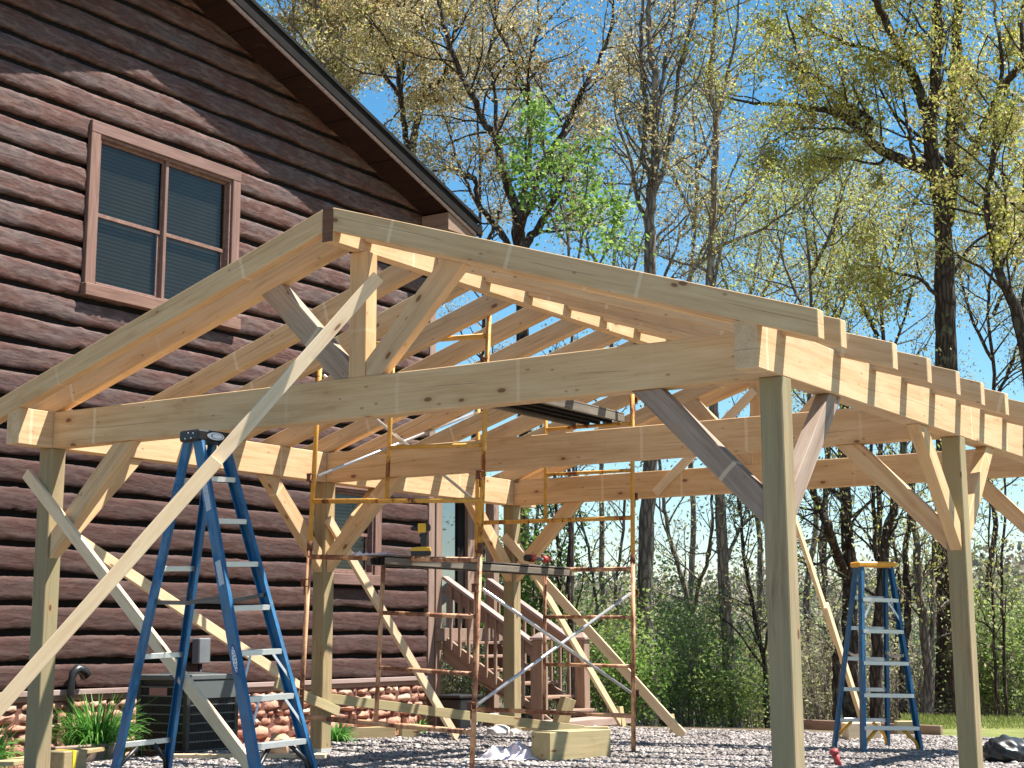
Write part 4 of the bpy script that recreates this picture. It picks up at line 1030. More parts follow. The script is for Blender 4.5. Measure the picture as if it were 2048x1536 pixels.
# white hose loop near the stairs
hz = Vector(at(985, 1430, 17.8)); bm = bmesh.new()
bm_tube(bm, [hz + Vector((CR[0] * u, CR[1] * u, v_)) for u, v_ in ((-.10, .0), (0, .01), (.08, .0), (.13, -.03), (.155, -.02), (.17, .02))], 0.011, 8)
o = link('white_cord', bm_mesh(bm, 'cord', True), ROCKW, None); tag(o, 'short pale cord hanging over the low board', 'cord')

# ================================================================== PLANTS BY THE WALL
def lily(c, R, n, hgt, label, seed, mat=None, name='daylily_clump'):
    r = random.Random(seed); a = Acc()
    for _ in range(n):
        th = r.uniform(0, 2 * math.pi); rad = abs(r.gauss(0, R * 0.25)); bx_, by_ = c[0] + rad * math.cos(th), c[1] + rad * math.sin(th)
        th2 = th + r.uniform(-.7, .7); L = hgt * r.uniform(0.7, 1.25); lean = r.uniform(.15, 1.0); wdt = r.uniform(.006, .013); K = 7; V = []
        px_, py_, pz_ = bx_, by_, c[2]; ang = math.radians(88) - lean * .25
        for i in range(K):
            t = i / (K - 1); ww = wdt * (1 - t ** 2.2) + .0008; nx, ny = -math.sin(th2) * ww, math.cos(th2) * ww
            V += [(px_ - nx, py_ - ny, pz_), (px_ + nx, py_ + ny, pz_ + .002)]
            sl = L / (K - 1); px_ += math.cos(th2) * math.cos(ang) * sl; py_ += math.sin(th2) * math.cos(ang) * sl; pz_ += math.sin(ang) * sl; ang -= lean * (.28 + .14 * i)
        a.add(V, [(2 * i, 2 * i + 1, 2 * i + 3, 2 * i + 2) for i in range(K - 1)])
    o = link(name, a.mesh(name), mat or L_LILY, None); tag(o, label, 'plant'); return o
lily((-1.45, 2.05, -0.06), 0.42, 620, 0.56, 'large green daylily clump between the pipe and the cooling unit', 1)
lily((-0.95, 0.35, -0.08), 0.34, 420, 0.46, 'smaller green daylily clump at the lower left corner', 2)
lily((-0.72, 4.55, -0.06), 0.16, 150, 0.30, 'dark green leafy tuft behind the middle left post', 3)
lily((-1.10, 5.0, -0.06), 0.10, 60, 0.22, 'small green tuft before the stone base', 4)
lily((-0.95, 6.3, -0.06), 0.10, 60, 0.24, 'small grassy tuft at the house corner', 5)
# ================================================================== TREES
def tube_np(acc, P, R, n):
    P = np.asarray(P, float); R = np.asarray(R, float); k = len(P)
    T = np.gradient(P, axis=0); T /= np.linalg.norm(T, axis=1)[:, None] + 1e-9
    ref = np.array([1.0, 0.13, 0]) if abs(T[0][2]) > 0.5 else np.array([0, 0, 1.0])
    U = np.cross(T, ref); U /= np.linalg.norm(U, axis=1)[:, None] + 1e-9; Vv = np.cross(T, U)
    an = 2 * np.pi * np.arange(n) / n
    ring = P[:, None, :] + R[:, None, None] * (U[:, None, :] * np.cos(an)[None, :, None] + Vv[:, None, :] * np.sin(an)[None, :, None])
    i = np.arange(k - 1)[:, None]; j = np.arange(n)[None, :]
    Q = np.stack([i * n + j, i * n + (j + 1) % n, (i + 1) * n + (j + 1) % n, (i + 1) * n + j], -1)
    acc.add(ring, Q)

def wander(rng, p, d, L, k, wig, up):
    """polyline of k points from p heading d, length L"""
    P = [p]; d = d / np.linalg.norm(d)
    for _ in range(k - 1):
        d = d + rng.normal(0, wig, 3) + np.array([0, 0, up]); d /= np.linalg.norm(d)
        P.append(P[-1] + d * L / (k - 1))
    return np.array(P)

def interp(P, t):
    x = t * (len(P) - 1); i = min(int(x), len(P) - 2); f = x - i
    return P[i] * (1 - f) + P[i + 1] * f, P[i + 1] - P[i]

def smooth_path(P, m):
    """Catmull-Rom resample"""
    P = np.asarray(P, float); Pp = np.vstack([2 * P[0] - P[1], P, 2 * P[-1] - P[-2]]); out = []
    for i in range(1, len(Pp) - 2):
        for t in np.linspace(0, 1, m, endpoint=False):
            a, b, c, d = Pp[i - 1], Pp[i], Pp[i + 1], Pp[i + 2]
            out.append(0.5 * ((2 * b) + (c - a) * t + (2 * a - 5 * b + 4 * c - d) * t * t + (3 * b - a - 3 * c + d) * t ** 3))
    out.append(P[-1]); return np.array(out)

class TreeB:
    def __init__(self, seed): self.rng = np.random.default_rng(seed); self.tr = Acc(); self.tw = Acc(); self.tips = []
    def stem(self, P, r0, r1, n=10):
        R = np.linspace(r0, r1, len(P)) * (1 + self.rng.normal(0, 0.035, len(P)))
        P = P + self.rng.normal(0, 0.012, P.shape); tube_np(self.tr, P, R, n)
    def limbs(self, P, r0, r1, t0, cnt, L, up=0.05, spread=1.0, lvl=0, twn=7, tleaf=True, flat=None):
        """children of a stem polyline"""
        rng = self.rng
        for c in range(cnt):
            t = t0 + (1 - t0) * (c + rng.random()) / cnt
            p, d = interp(P, min(t, 0.999)); d = d / np.linalg.norm(d); r = r0 + (r1 - r0) * t
            a = rng.normal(0, 1, 3); a -= d * (a @ d); a /= np.linalg.norm(a)
            ang = math.radians(rng.uniform(28, 65)) * spread
            dd = d * math.cos(ang) + a * math.sin(ang)
            if flat is not None: dd = dd - flat * (dd @ flat) * 0.45
            LL = L * rng.uniform(0.55, 1.1) * (1.15 - 0.6 * t)
            cr = max(0.0045, min(r * 0.55, LL * 0.013 + 0.003))
            k = 7 if lvl == 0 else 5
            Q = wander(rng, p, dd, LL, k, 0.16, up)
            if cr > 0.012: tube_np(self.tr, Q, np.linspace(cr, cr * 0.35, k), 6)
            else: tube_np(self.tw, Q, np.linspace(cr, max(0.0022, cr * 0.35), k), 4)
            if lvl < 2:
                self.limbs(Q, cr, cr * 0.35, 0.22, max(2, int(twn * (0.7 if lvl == 0 else 0.55))), LL * 0.46, up, 1.0, lvl + 1, twn, tleaf)
            if lvl >= 1:
                for tt in ((0.5, 0.75, 1.0) if lvl == 2 else (0.7, 1.0)):
                    pp, _ = interp(Q, min(tt, .999)); self.tips.append(pp)
    def leaves(self, per, size, droop=0.6, spread=0.16, aspect=2.2, keep=1.0, within=None):
        rng = self.rng; T = np.array(self.tips)
        if keep < 1: T = T[rng.random(len(T)) < keep]
        if within is not None: T = T[[within(t) for t in T]]
        if len(T) == 0: return None
        P = np.repeat(T, per, 0) + rng.normal(0, spread, (len(T) * per, 3)); n = len(P)
        s = size * rng.uniform(0.55, 1.25, n)
        th = rng.uniform(0, 2 * np.pi, n); el = rng.normal(-droop, 0.5, n)
        a = np.stack([np.cos(th) * np.cos(el), np.sin(th) * np.cos(el), np.sin(el)], 1)
        b = rng.normal(0, 1, (n, 3)); b -= a * np.sum(a * b, 1)[:, None]; b /= np.linalg.norm(b, axis=1)[:, None]
        l = a * s[:, None]; wv = b * (s / aspect)[:, None] * .5
        V = np.stack([P - wv * .25, P + l * .5 - wv + np.cross(a, b) * (s * .08)[:, None], P + l, P + l * .5 + wv], 1)
        acc = Acc(); acc.add(V, np.arange(4 * n).reshape(n, 4)); return acc
    def finish(self, name, loc, label, barkm, leafspec, group=None, cat='tree'):
        t = thing(name, tuple(loc), label, cat, group)
        if self.tr.v: link('trunk', self.tr.mesh('trunk', True), barkm, t)
        if self.tw.v: link('twigs', self.tw.mesh('twigs', True), barkm, t)
        for k, (m, kw) in enumerate(leafspec):
            a = self.leaves(**kw)
            if a: link('crown' if k == 0 else 'inner_leaves', a.mesh('crown'), m, t)
        return t

VIEWH = np.array([CF[0], CF[1], 0]); VIEWH /= np.linalg.norm(VIEWH)
def px_path(pts, d, m=4, bend=0.0, seed=0):
    r = np.random.default_rng(seed); out = []
    dd = 0
    for i, (x, y) in enumerate(pts):
        out.append(at(x, y, d + dd)); dd += r.normal(0, bend)
    return smooth_path(np.array(out), m)
def mw(px, d): return px / F_PX * d / 2          # pixel width at depth -> radius

def guided(seed, d, stems, name, label, barkm, leafspec, group=None, extend=3.0):
    """stems: list of (points, w0, w1, limbs, limbL, t0); first starts at the ground"""
    T = TreeB(seed); base = None
    for k, (pts, w0, w1, cnt, L, t0) in enumerate(stems):
        P = px_path(pts, d, 4, 0.0 if k == 0 else 0.35, seed + k)
        if base is None:
            b = P[0].copy(); b[2] = gz(b[0], b[1]) - 0.15; P = np.vstack([b, P]); base = b
        off_top = pts[-1][1] < 5
        if off_top:                                        # carry the stem on above the picture
            e = wander(T.rng, P[-1], P[-1] - P[-3], extend, 5, 0.08, 0.05)[1:]; 
            T.stem(np.vstack([P, e]), mw(w0, d), mw(w1, d) * 0.6, 12 if w0 > 25 else 8)
            P = np.vstack([P, e[:2]])
        else: T.stem(P, mw(w0, d), mw(w1, d), 12 if w0 > 25 else 8)
        T.limbs(P, mw(w0, d), mw(w1, d), t0, cnt, L)
    return T.finish(name, base, label, barkm, leafspec, group)

lf = lambda per, size, **kw: dict(per=per, size=size, **kw)
# big oak on the right
guided(101, 27, [
    ([(1896, 1440), (1895, 1100), (1893, 760), (1890, 640), (1888, 520), (1884, 430), (1871, 342), (1861, 273), (1871, 171), (1876, 85), (1874, 0), (1872, -60)], 52, 20, 12, 2.6, 0.45),
    ([(1889, 450), (1908, 342), (1903, 273), (1908, 171), (1912, 96), (1915, 0), (1918, -60)], 34, 20, 10, 2.6, 0.1),
    ([(1866, 262), (1833, 171), (1806, 113), (1772, 44), (1751, 0), (1735, -50)], 24, 14, 9, 2.2, 0.1),
    ([(1872, 352), (1826, 328), (1775, 308), (1741, 284), (1720, 260), (1683, 232), (1638, 219), (1584, 212), (1485, 202), (1433, 190)], 27, 3, 16, 1.7, 0.2),
    ([(1730, 275), (1738, 239), (1717, 222), (1683, 198), (1655, 171), (1608, 126), (1584, 68), (1570, 20)], 14, 4, 12, 1.6, 0.15),
    ([(1712, 262), (1655, 258), (1587, 260), (1519, 297)], 7, 3, 6, 1.0, 0.2),
    ([(1775, 314), (1751, 328), (1697, 318), (1638, 311)], 8, 3, 5, 0.9, 0.2),
    ([(1806, 123), (1758, 102), (1707, 89), (1638, 61), (1594, 31)], 11, 4, 9, 1.5, 0.15),
    ([(1915, 352), (1949, 301), (1973, 239), (1997, 191), (2025, 150), (2070, 90)], 20, 12, 8, 1.9, 0.15),
    ([(1990, 205), (2004, 143), (1997, 68), (1985, -10)], 10, 6, 6, 1.4, 0.1),
    ([(1884, 178), (1929, 260), (1980, 314), (2018, 359), (2060, 430)], 9, 5, 7, 1.4, 0.2),
    ([(1830, 330), (1815, 250), (1800, 160), (1795, 120)], 8, 4, 6, 1.3, 0.2),
    ([(1900, 560), (1935, 500), (1985, 465), (2050, 450)], 9, 3, 7, 1.4, 0.2),
    ([(1882, 600), (1840, 560), (1790, 545), (1730, 530)], 9, 3, 8, 1.5, 0.2)],
    'oak_tree', 'large dark oak with forked trunk and yellow green leaves at the right', BARKD,
    [(L_YG, lf(14, 0.085, spread=0.13, keep=0.38)), (L_GOLD, lf(10, 0.075, spread=0.11, keep=0.22))])
guided(102, 24, [([(2085, 1000), (2065, 780), (2038, 640), (2005, 560), (1985, 480), (1975, 400), (1990, 300), (1985, 200)], 30, 7, 16, 2.0, 0.35),
    ([(2040, 650), (2060, 520), (2050, 400), (2055, 250), (2045, 80), (2050, -20)], 16, 8, 10, 1.8, 0.1)],
    'oak_tree', 'leaning dark oak cut by the right edge of the picture', BARKD, [(L_YG, lf(14, 0.085, spread=0.12, keep=0.32)), (L_GOLD, lf(10, 0.075, spread=0.11, keep=0.25))])
# slim tall tree with grey bark in the middle
guided(103, 24, [
    ([(1300, 1455), (1293, 1300), (1290, 1150), (1296, 1000), (1300, 890), (1303, 700), (1300, 545), (1299, 450), (1304, 380), (1308, 342), (1311, 273), (1309, 171), (1300, 90), (1297, 0), (1295, -50)], 36, 11, 22, 1.8, 0.42),
    ([(1304, 370), (1287, 308), (1292, 205), (1280, 102), (1287, 0), (1285, -40)], 12, 8, 14, 1.6, 0.1),
    ([(1309, 310), (1318, 212), (1328, 137), (1345, 68), (1348, -20)], 11, 7, 14, 1.6, 0.1),
    ([(1303, 400), (1325, 342), (1348, 222), (1362, 120), (1392, 20), (1400, -30)], 12, 6, 14, 1.6, 0.1),
    ([(1300, 455), (1273, 393), (1262, 320), (1235, 250), (1228, 180)], 10, 4, 12, 1.4, 0.15),
    ([(1303, 660), (1330, 560), (1350, 500), (1372, 440), (1420, 380)], 8, 3, 10, 1.2, 0.15)],
    'slender_tree', 'slender grey tree with sparse twiggy crown behind the scaffold post', BARKG, [(L_GOLD, lf(9, 0.065, spread=0.10, keep=0.18)), (L_OLIVE, lf(8, 0.06, spread=0.10, keep=0.12))])
guided(104, 25, [
    ([(1470, 1450), (1458, 1300), (1447, 1150), (1440, 1000), (1432, 860), (1425, 780), (1421, 600), (1420, 513), (1430, 342), (1433, 239), (1421, 171), (1427, 85), (1430, 0), (1432, -60)], 27, 7, 26, 1.7, 0.45),
    ([(1421, 600), (1448, 480), (1490, 400), (1520, 330), (1540, 250)], 8, 3, 12, 1.3, 0.15),
    ([(1446, 1140), (1478, 1060), (1520, 1020), (1560, 1000)], 9, 4, 8, 1.0, 0.2),
    ([(1433, 250), (1455, 150), (1475, 60), (1480, -20)], 7, 4, 10, 1.3, 0.1),
    ([(1372, 700), (1376, 560), (1440, 495), (1530, 455), (1600, 400), (1680, 330)], 11, 3, 16, 1.5, 0.2)],
    'slender_tree', 'slim pale trunked tree standing left of the front right post', BARKP, [(L_YG, lf(10, 0.07, spread=0.11, keep=0.22))])
# many-stemmed tree behind the roof ridge
guided(105, 28, [
    ([(1050, 1440), (1048, 1100), (1046, 800), (1044, 560), (1034, 478), (1034, 427), (1020, 386), (1003, 335), (990, 273), (969, 246), (945, 191), (921, 143), (901, 96), (884, 34), (870, -20)], 30, 7, 18, 2.0, 0.55),
    ([(992, 290), (991, 205), (985, 154), (976, 109), (990, 51), (990, -10)], 9, 5, 12, 1.6, 0.1),
    ([(1042, 560), (1041, 478), (1044, 444), (1065, 393), (1085, 325), (1126, 266), (1150, 212), (1174, 164), (1195, 126), (1222, 55), (1229, -20)], 20, 6, 20, 1.8, 0.2),
    ([(1174, 164), (1200, 156), (1229, 150), (1267, 120)], 7, 3, 8, 1.2, 0.1),
    ([(1044, 560), (1051, 489), (1079, 455), (1106, 403), (1126, 359), (1150, 320), (1180, 290)], 22, 5, 14, 1.6, 0.2),
    ([(1036, 440), (1052, 380), (1058, 308), (1061, 215), (1041, 154), (1024, 113), (997, 62), (976, -10)], 13, 6, 16, 1.7, 0.15),
    ([(1061, 215), (1055, 137), (1075, 68), (1079, -10)], 8, 5, 10, 1.5, 0.1),
    ([(1040, 540), (1010, 478), (990, 451), (956, 403), (952, 362), (935, 349), (897, 338), (860, 345)], 16, 4, 12, 1.3, 0.2)],
    'spreading_tree', 'many stemmed oak with golden leaves rising behind the roof corner', BARKD,
    [(L_GOLD, lf(13, 0.08, spread=0.13, keep=0.27)), (L_OLIVE, lf(8, 0.065, spread=0.12, keep=0.16))])
guided(106, 31, [
    ([(835, 1000), (830, 600), (826, 420), (824, 308), (829, 267), (839, 226), (863, 171), (887, 154), (900, 100), (915, 30), (918, -20)], 22, 6, 18, 2.0, 0.4),
    ([(822, 320), (809, 256), (802, 188), (798, 154), (812, 103), (802, 51), (795, -20)], 14, 6, 16, 1.9, 0.1),
    ([(850, 205), (845, 120), (835, 50), (838, -20)], 9, 5, 12, 1.8, 0.1),
    ([(805, 200), (770, 150), (745, 90), (740, 20), (735, -20)], 9, 5, 12, 1.8, 0.1)],
    'spreading_tree', 'golden leaved tree with thin forking stems above the dark roof', BARKD, [(L_GOLD, lf(17, 0.085, spread=0.14, keep=0.48)), (L_YG, lf(10, 0.08, spread=0.12, keep=0.16))])
guided(107, 35, [
    ([(700, 900), (690, 500), (670, 320), (655, 200), (640, 100), (635, 0), (630, -50)], 26, 9, 20, 2.8, 0.35),
    ([(680, 400), (640, 280), (610, 190), (590, 90), (585, -20)], 12, 5, 16, 2.3, 0.15),
    ([(662, 250), (700, 170), (715, 80), (720, -20)], 12, 5, 16, 2.3, 0.15)],
    'spreading_tree', 'farther pale golden tree at the upper left beside the roof edge', BARKG, [(L_GOLD, lf(18, 0.095, spread=0.18, keep=0.62)), (L_YG, lf(12, 0.09, spread=0.16, keep=0.30))])
# young bright green tree
guided(108, 22, [
    ([(1148, 1440), (1145, 1050), (1146, 700), (1140, 520), (1125, 420), (1100, 340), (1078, 270), (1062, 235)], 8, 3, 12, 0.75, 0.55),
    ([(1146, 560), (1165, 470), (1172, 380), (1175, 300)], 6, 3, 9, 0.6, 0.2),
    ([(1146, 620), (1180, 560), (1215, 500), (1240, 440), (1235, 430)], 6, 2.5, 8, 0.55, 0.2),
    ([(1140, 500), (1110, 450), (1090, 400), (1060, 340), (1050, 320)], 5, 2.5, 7, 0.5, 0.2)],
    'young_maple', 'young bright green leaved tree before the golden oak above the roof beams', BARKG,
    [(L_GREEN, lf(7, 0.085, spread=0.12, aspect=1.6, keep=0.22, droop=0.3))])
# yellow-green crowns right of centre
for sd, d, px, lab, top, lm in ((111, 33, 1620, 'soft yellow green tree between the slim tree and the large oak', 400, L_YG), (112, 36, 1755, 'thin yellow green tree just left of the large oak trunk', 430, L_OLIVE), (113, 38, 1510, 'light olive tree far behind the slim pale tree', 470, L_OLIVE), (114, 36, 1985, 'thin twiggy tree right of the large oak trunk', 480, L_OLIVE), (115, 40, 1215, 'hazy far tree between the many stemmed oak and the slender grey tree', 330, L_OLIVE), (116, 42, 960, 'hazy far tree filling the gap above the roof corner', 180, L_GOLD), (117, 44, 1390, 'hazy far tree with bare twigs behind the slim tree crown', 200, L_OLIVE), (118, 43, 1660, 'pale far tree under the long left limb of the large oak', 330, L_YG)):
    r = random.Random(sd)
    p = [(px + r.uniform(-20, 20), 1430)] + [(px + r.uniform(-14, 14), y) for y in range(1200, top, -150)] + [(px + r.uniform(-20, 20), top)]
    st_ = [(p, 15, 4, 15, 2.6, 0.42)]
    for k in range(3):
        y0 = top + 330 - k * 90; s = (-1) ** k
        st_.append(([(px, y0), (px + s * 35, y0 - 70), (px + s * 60, y0 - 150), (px + s * r.uniform(60, 110), y0 - 240)], 8, 3, 10, 2.1, 0.1))
    guided(sd, d, st_, 'slender_tree', lab, BARKG if sd % 2 else BARKD, [(lm, lf(7, 0.081, keep=0.70 if sd < 115 else 0.45, spread=0.24))])

# trunks seen below the beams
low = [
 (121, 24, [([(1120, 1440), (1122, 1250), (1118, 1100), (1112, 990), (1108, 860), (1100, 700)], 10, 5, 14, 1.2, 0.2)], 'thin dark trunk left of a thicker one behind the stair posts', BARKD),
 (122, 23, [([(1140, 1440), (1142, 1280), (1137, 1150), (1141, 1010), (1135, 850), (1128, 720)], 14, 6, 14, 1.3, 0.2)], 'dark straight trunk behind the stair newel posts', BARKD),
 (123, 26, [([(1200, 1440), (1195, 1250), (1180, 1120), (1160, 1020), (1150, 900)], 8, 4, 14, 1.2, 0.2)], 'thin leaning trunk left of the slender grey tree', BARKG),
 (124, 27, [([(1385, 1440), (1390, 1300), (1375, 1200), (1352, 1120), (1335, 1050), (1325, 980), (1315, 880)], 14, 6, 16, 1.5, 0.2), ([(1385, 1230), (1410, 1130), (1425, 1060), (1420, 980)], 9, 4, 12, 1.2, 0.1)], 'crooked pale forked tree right of the slender grey trunk', BARKP),
 (125, 25, [([(1535, 1440), (1528, 1320), (1505, 1220), (1490, 1120), (1482, 1040), (1470, 950)], 12, 5, 14, 1.3, 0.2), ([(1526, 1310), (1545, 1230), (1550, 1150), (1560, 1060)], 6, 3, 8, 1.0, 0.1)], 'dark forked sapling just left of the front right post', BARKD),
 (126, 26, [([(1703, 1440), (1700, 1330), (1699, 1220), (1697, 1110), (1692, 1040), (1690, 960), (1688, 830), (1692, 700)], 38, 16, 18, 2.0, 0.45), ([(1688, 1150), (1672, 1100), (1655, 1050), (1640, 1010), (1625, 970), (1615, 850)], 22, 10, 12, 1.8, 0.2)], 'thick dark forked trunk behind the yellow topped ladder', BARKD),
 (127, 25, [([(1752, 1440), (1752, 1330), (1758, 1220), (1768, 1130), (1775, 1060), (1795, 990), (1810, 880), (1806, 760)], 28, 12, 16, 1.8, 0.3), ([(1764, 1160), (1748, 1060), (1745, 960), (1740, 850)], 10, 6, 10, 1.4, 0.1)], 'dark trunk seen through the rungs of the yellow topped ladder', BARKD),
 (128, 27, [([(1806, 1440), (1808, 1330), (1816, 1230), (1812, 1130), (1820, 1030), (1828, 900), (1835, 760)], 18, 8, 14, 1.6, 0.3)], 'dark narrow trunk just right of the yellow topped ladder', BARKD),
 (129, 26, [([(1853, 1440), (1858, 1350), (1850, 1270), (1838, 1180), (1832, 1090), (1825, 1000), (1832, 860)], 25, 9, 12, 1.6, 0.3), ([(1856, 1330), (1868, 1240), (1866, 1140), (1872, 1030), (1876, 900)], 13, 7, 10, 1.3, 0.2)], 'forked grey trunk left of the middle right post', BARKG),
 (130, 22, [([(1914, 1450), (1908, 1330), (1910, 1200), (1905, 1080), (1908, 960)], 13, 9, 10, 1.2, 0.3)], 'thin black trunk against the left side of the middle right post', BARKD),
 (131, 26, [([(1992, 1425), (1988, 1300), (1984, 1180), (1978, 1060), (1984, 930)], 7, 3, 12, 1.1, 0.2)], 'thin sapling between the middle right post and the picture edge', BARKD),
 (132, 26, [([(2012, 1425), (2008, 1280), (2003, 1150), (2012, 1010), (2006, 900)], 8, 4, 12, 1.1, 0.2)], 'taller sapling near the right edge of the picture', BARKD),
 (133, 29, [([(1655, 1440), (1650, 1300), (1652, 1200), (1640, 1100), (1652, 1000), (1660, 880)], 9, 4, 14, 1.4, 0.2)], 'thin trunk between the front right post and the ladder', BARKG),
 (134, 30, [([(1235, 1430), (1240, 1300), (1232, 1180), (1245, 1060), (1250, 960)], 11, 5, 14, 1.5, 0.2)], 'thin grey trunk left of the rusty right scaffold post', BARKG),
 (135, 31, [([(1785, 1430), (1790, 1300), (1800, 1180), (1786, 1060), (1780, 900)], 10, 5, 14, 1.5, 0.2)], 'slim background trunk behind the ladder top', BARKD),
 (136, 23, [([(1675, 1445), (1672, 1370), (1674, 1300), (1668, 1240)], 17, 14, 3, 0.7, 0.6)], 'broken dark stump trunk beside the yellow topped ladder', BARKD),
 (137, 32, [([(1075, 1430), (1080, 1250), (1070, 1100), (1078, 960), (1085, 820)], 10, 5, 12, 1.6, 0.2)], 'slim trunk right behind the back left post', BARKG),
]
for sd, d, stl, lab, bk in low:
    guided(sd, d, stl, 'woodland_tree', lab, bk, [(L_OLIVE if sd % 3 else L_YG, lf(3, 0.075, keep=0.30, spread=0.2))], 'trees behind the gravel area')

# ------------------------------------------------------------------ shrubs and brush
def bush(px, py, d, wpx, hpx, label, leafm, barkm, seed, per=7, size=0.07, stems=16, name='shrub', cat='shrub', keep=1.0, upright=0.9, tw=0.35):
    T = TreeB(seed); r = T.rng; b = at(px, py, d); b[2] = gz(b[0], b[1]) - 0.05
    wd = wpx / F_PX * d / 2; top = at(px, py - hpx, d)[2]; H = max(0.4, top - b[2])
    for i in range(stems):
        o = b + np.array([r.normal(0, wd * .3), r.normal(0, wd * .3), 0])
        dd = np.array([r.normal(0, (1 - upright) + .35 * wd / H), r.normal(0, (1 - upright) + .35 * wd / H), 1.0])
        L = H * r.uniform(.55, 1.1); P = wander(r, o, dd, L, 7, 0.10, 0.03)
        tube_np(T.tw, P, np.linspace(0.006 + .006 * H, 0.003, 7), 4)
        T.limbs(P, 0.012, 0.004, 0.18, 9, L * 0.36, 0.03, 1.0, 1, 6)
    sp = [(leafm, lf(per, size, spread=0.13, keep=keep, droop=0.2, aspect=1.6))] if leafm else []
    return T.finish(name, b, label, barkm, sp, 'shrubs behind the gravel area', cat)
bush(1390, 1455, 25, 190, 250, 'broad green shrub between the grey and the pale trunk', L_SHRUB, TWIG, 201, 6, stems=20, keep=.38)
bush(1480, 1452, 24, 120, 130, 'low bright green shrub at the gravel edge left of the front right post', L_SHRUB, TWIG, 202, 5, stems=10, keep=.4)
bush(1350, 1450, 33, 260, 270, 'tall dark evergreen thicket far behind the slender grey trunk', L_PINE, BARKD, 203, 8, 0.09, stems=22, keep=.55, name='evergreen', cat='evergreen')
bush(1215, 1455, 23, 130, 230, 'leafy yellow green shrub right of the stairs', L_SHRUB, TWIG, 204, 6, stems=14, keep=.45)
bush(1255, 1450, 22, 90, 190, 'bright leafed sapling clump against the grey trunk', L_GREEN, TWIG, 205, 4, stems=10, keep=.6)
bush(1120, 1450, 27, 180, 300, 'mixed green thicket behind the stair railing', L_SHRUB, TWIG, 206, 6, stems=16, keep=.4)
bush(1500, 1445, 34, 200, 240, 'yellow green tangled thicket behind the forked sapling', L_YG, BARKG, 207, 6, stems=16, keep=.45)
bush(1640, 1448, 29, 170, 200, 'grey brown leafless tangle between the post and the ladder', L_OLIVE, TWIG, 208, 2, stems=30, keep=.5)
bush(1760, 1446, 28, 220, 190, 'bare twiggy brush behind the ladder legs', L_OLIVE, TWIG, 209, 1, stems=34, keep=.4)
bush(1850, 1446, 27, 170, 170, 'bare pale brush left of the middle right post', L_OLIVE, TWIG, 210, 1, stems=28, keep=.4)
bush(1995, 1442, 27, 170, 260, 'dense brush with small green leaves at the right edge', L_SHRUB, TWIG, 211, 5, stems=30, keep=.7)
bush(1905, 1435, 38, 300, 300, 'dark pine thicket behind the brush at the right', L_PINE, BARKD, 212, 8, 0.10, stems=26, name='evergreen', cat='evergreen', keep=.5)
bush(1560, 1440, 40, 260, 230, 'dusky green thicket far behind the front right post', L_SHRUB, BARKG, 213, 6, 0.08, stems=18, keep=.5)
bush(1290, 1440, 42, 380, 240, 'pale green distant thicket behind the scaffold', L_OLIVE, BARKG, 214, 6, 0.09, stems=22, keep=.55)
bush(1720, 1438, 44, 330, 230, 'purple grey distant thicket behind the ladder', L_OLIVE, TWIG, 215, 3, 0.09, stems=36, keep=.7)
bush(900, 1460, 26, 160, 210, 'tangled grey brush seen under the stairs', L_OLIVE, TWIG, 216, 3, stems=26, keep=.6)
bush(1050, 1450, 24, 90, 430, 'bright green leafy tree top right of the back left post', L_GREEN, BARKG, 217, 6, 0.085, stems=9, upright=.98)
bush(1440, 1440, 50, 420, 220, 'hazy far thicket filling the valley left of the post', L_FAR, BARKG, 218, 6, 0.14, stems=30)
bush(1850, 1440, 52, 460, 220, 'hazy far thicket filling the valley right of the post', L_FAR, BARKG, 219, 6, 0.14, stems=30)

# trees across the yard to the right of the view: they show only as reflections in the glass
def yard_tree(x, y, seed, label):
    T = TreeB(seed); b = np.array([x, y, -0.1]); P = wander(T.rng, b, np.array([0, 0, 1.0]), 14.0, 12, 0.05, 0.02)
    T.stem(P, 0.2, 0.05); T.limbs(P, 0.2, 0.05, 0.25, 30, 4.0, 0.04, 1.0, 0, 7)
    T.finish('yard_tree', b, label, BARKD, [(L_YG, lf(6, 0.13, keep=.8))], 'trees across the yard')
yard_tree(22, 8, 301, 'yard tree off to the right mirrored in the porch glass'); yard_tree(24, 16, 302, 'second yard tree off to the right mirrored in the windows')

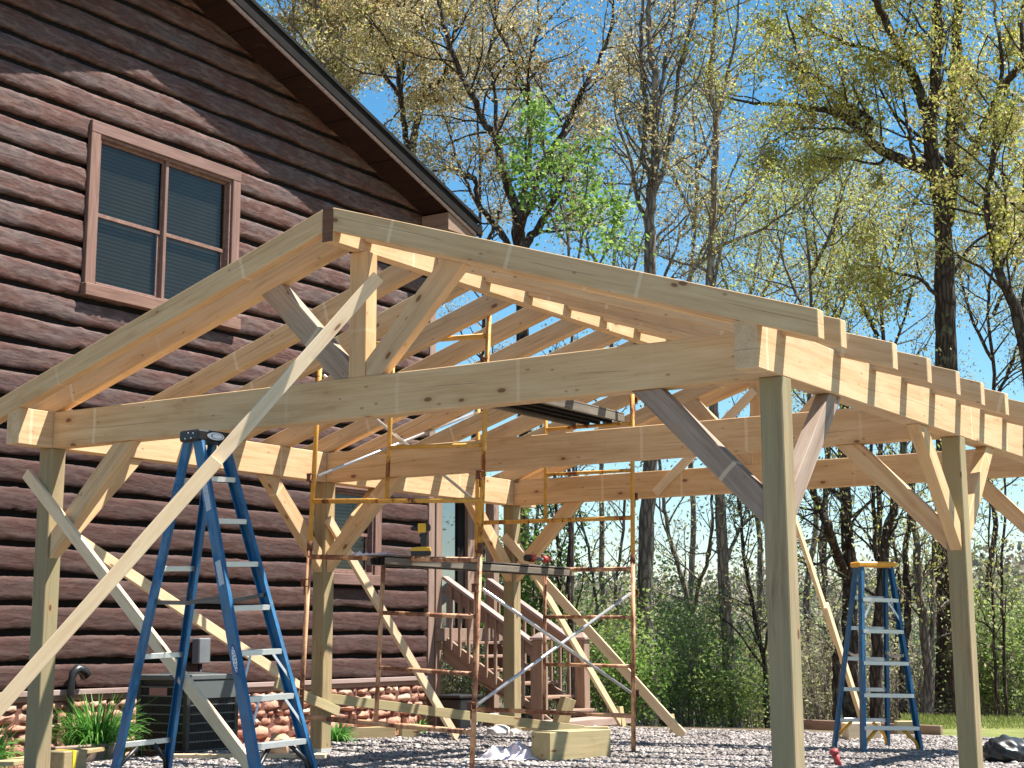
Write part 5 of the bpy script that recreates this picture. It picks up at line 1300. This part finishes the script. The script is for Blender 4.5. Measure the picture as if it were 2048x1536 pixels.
# far wooded hills: crowns as one mass
def far_wood():
    r = np.random.default_rng(9); n = 22000
    dist = r.uniform(85, 300, n) ; px = r.uniform(-500, 2600, n)
    P = CAM[None, :2] + dist[:, None] * (CF[None, :2] + CR[None, :2] * ((px - 1024 - PPX) / F_PX)[:, None])
    V = []; K = 12; keep = []
    Z = np.array([gz(x, y) for x, y in P])
    D = np.hypot(P[:, 0] - CAM[0], P[:, 1] - CAM[1]); t = np.clip((D - 75) / 110, 0, 1)
    Z = Z + t * t * (3 - 2 * t) * (10.0 + 1.6 * np.sin(P[:, 0] * 0.021 + 1) + 1.0 * np.sin(P[:, 0] * 0.05 + P[:, 1] * 0.013))
    c = np.stack([P[:, 0], P[:, 1], Z + r.uniform(1, 5, n)], 1)
    pts = c[:, None, :] + r.normal(0, 1, (n, K, 3)) * np.array([1.5, 1.5, 1.6])
    s = r.uniform(0.14, 0.42, (n, K)); a = r.normal(0, 1, (n, K, 3)); a /= np.linalg.norm(a, axis=2)[..., None]
    b = r.normal(0, 1, (n, K, 3)); b -= a * np.sum(a * b, 2)[..., None]; b /= np.linalg.norm(b, axis=2)[..., None]
    V = np.stack([pts - a * s[..., None], pts - b * s[..., None] * .7, pts + a * s[..., None], pts + b * s[..., None] * .7], 2).reshape(-1, 3)
    ac_ = Acc(); ac_.add(V, np.arange(len(V)).reshape(-1, 4)); o = link('far_wood', ac_.mesh('far_wood'), L_FAR)
    tag(o, 'far wooded hillside in early spring leaf seen between the trunks', 'woods', kind='stuff')
far_wood()
# grass on the lawn and weeds along the edge
def grass():
    r = np.random.default_rng(21); n = 30000; d = r.uniform(18.6, 30, n); px = r.uniform(1765, 2150, n)
    P = CAM[None, :2] + d[:, None] * (CF[None, :2] + CR[None, :2] * ((px - 1024 - PPX) / F_PX)[:, None]); x, y = P[:, 0], P[:, 1]
    ok = (y > 8.62 - 0.22 * np.clip(x - 4, 0, 8)); ok &= (y < 14.5); x, y = x[ok], y[ok]; n = len(x)
    h = r.uniform(.02, .06, n); th = r.uniform(0, 6.28, n); w_ = .005
    z = np.array([gz(a, b) for a, b in zip(x, y)]); z = np.maximum(z, 0.0 - 0.055 * np.clip(y - 8.6, 0, 7) * 0) * 0 + np.where(y < 12.6, np.maximum(z, 0.0), z)
    B = np.stack([x, y, z], 1); d_ = np.stack([np.cos(th) * w_, np.sin(th) * w_, np.zeros(n)], 1); tip = B + np.stack([r.normal(0, .02, n), r.normal(0, .02, n), h], 1)
    V = np.stack([B - d_, B + d_, tip + d_ * .2, tip - d_ * .2], 1).reshape(-1, 3)
    a = Acc(); a.add(V, np.arange(len(V)).reshape(-1, 4)); o = link('grass', a.mesh('grass'), L_GRASS); tag(o, 'short sunlit grass beyond the gravel at the right', 'grass', kind='stuff')
grass()
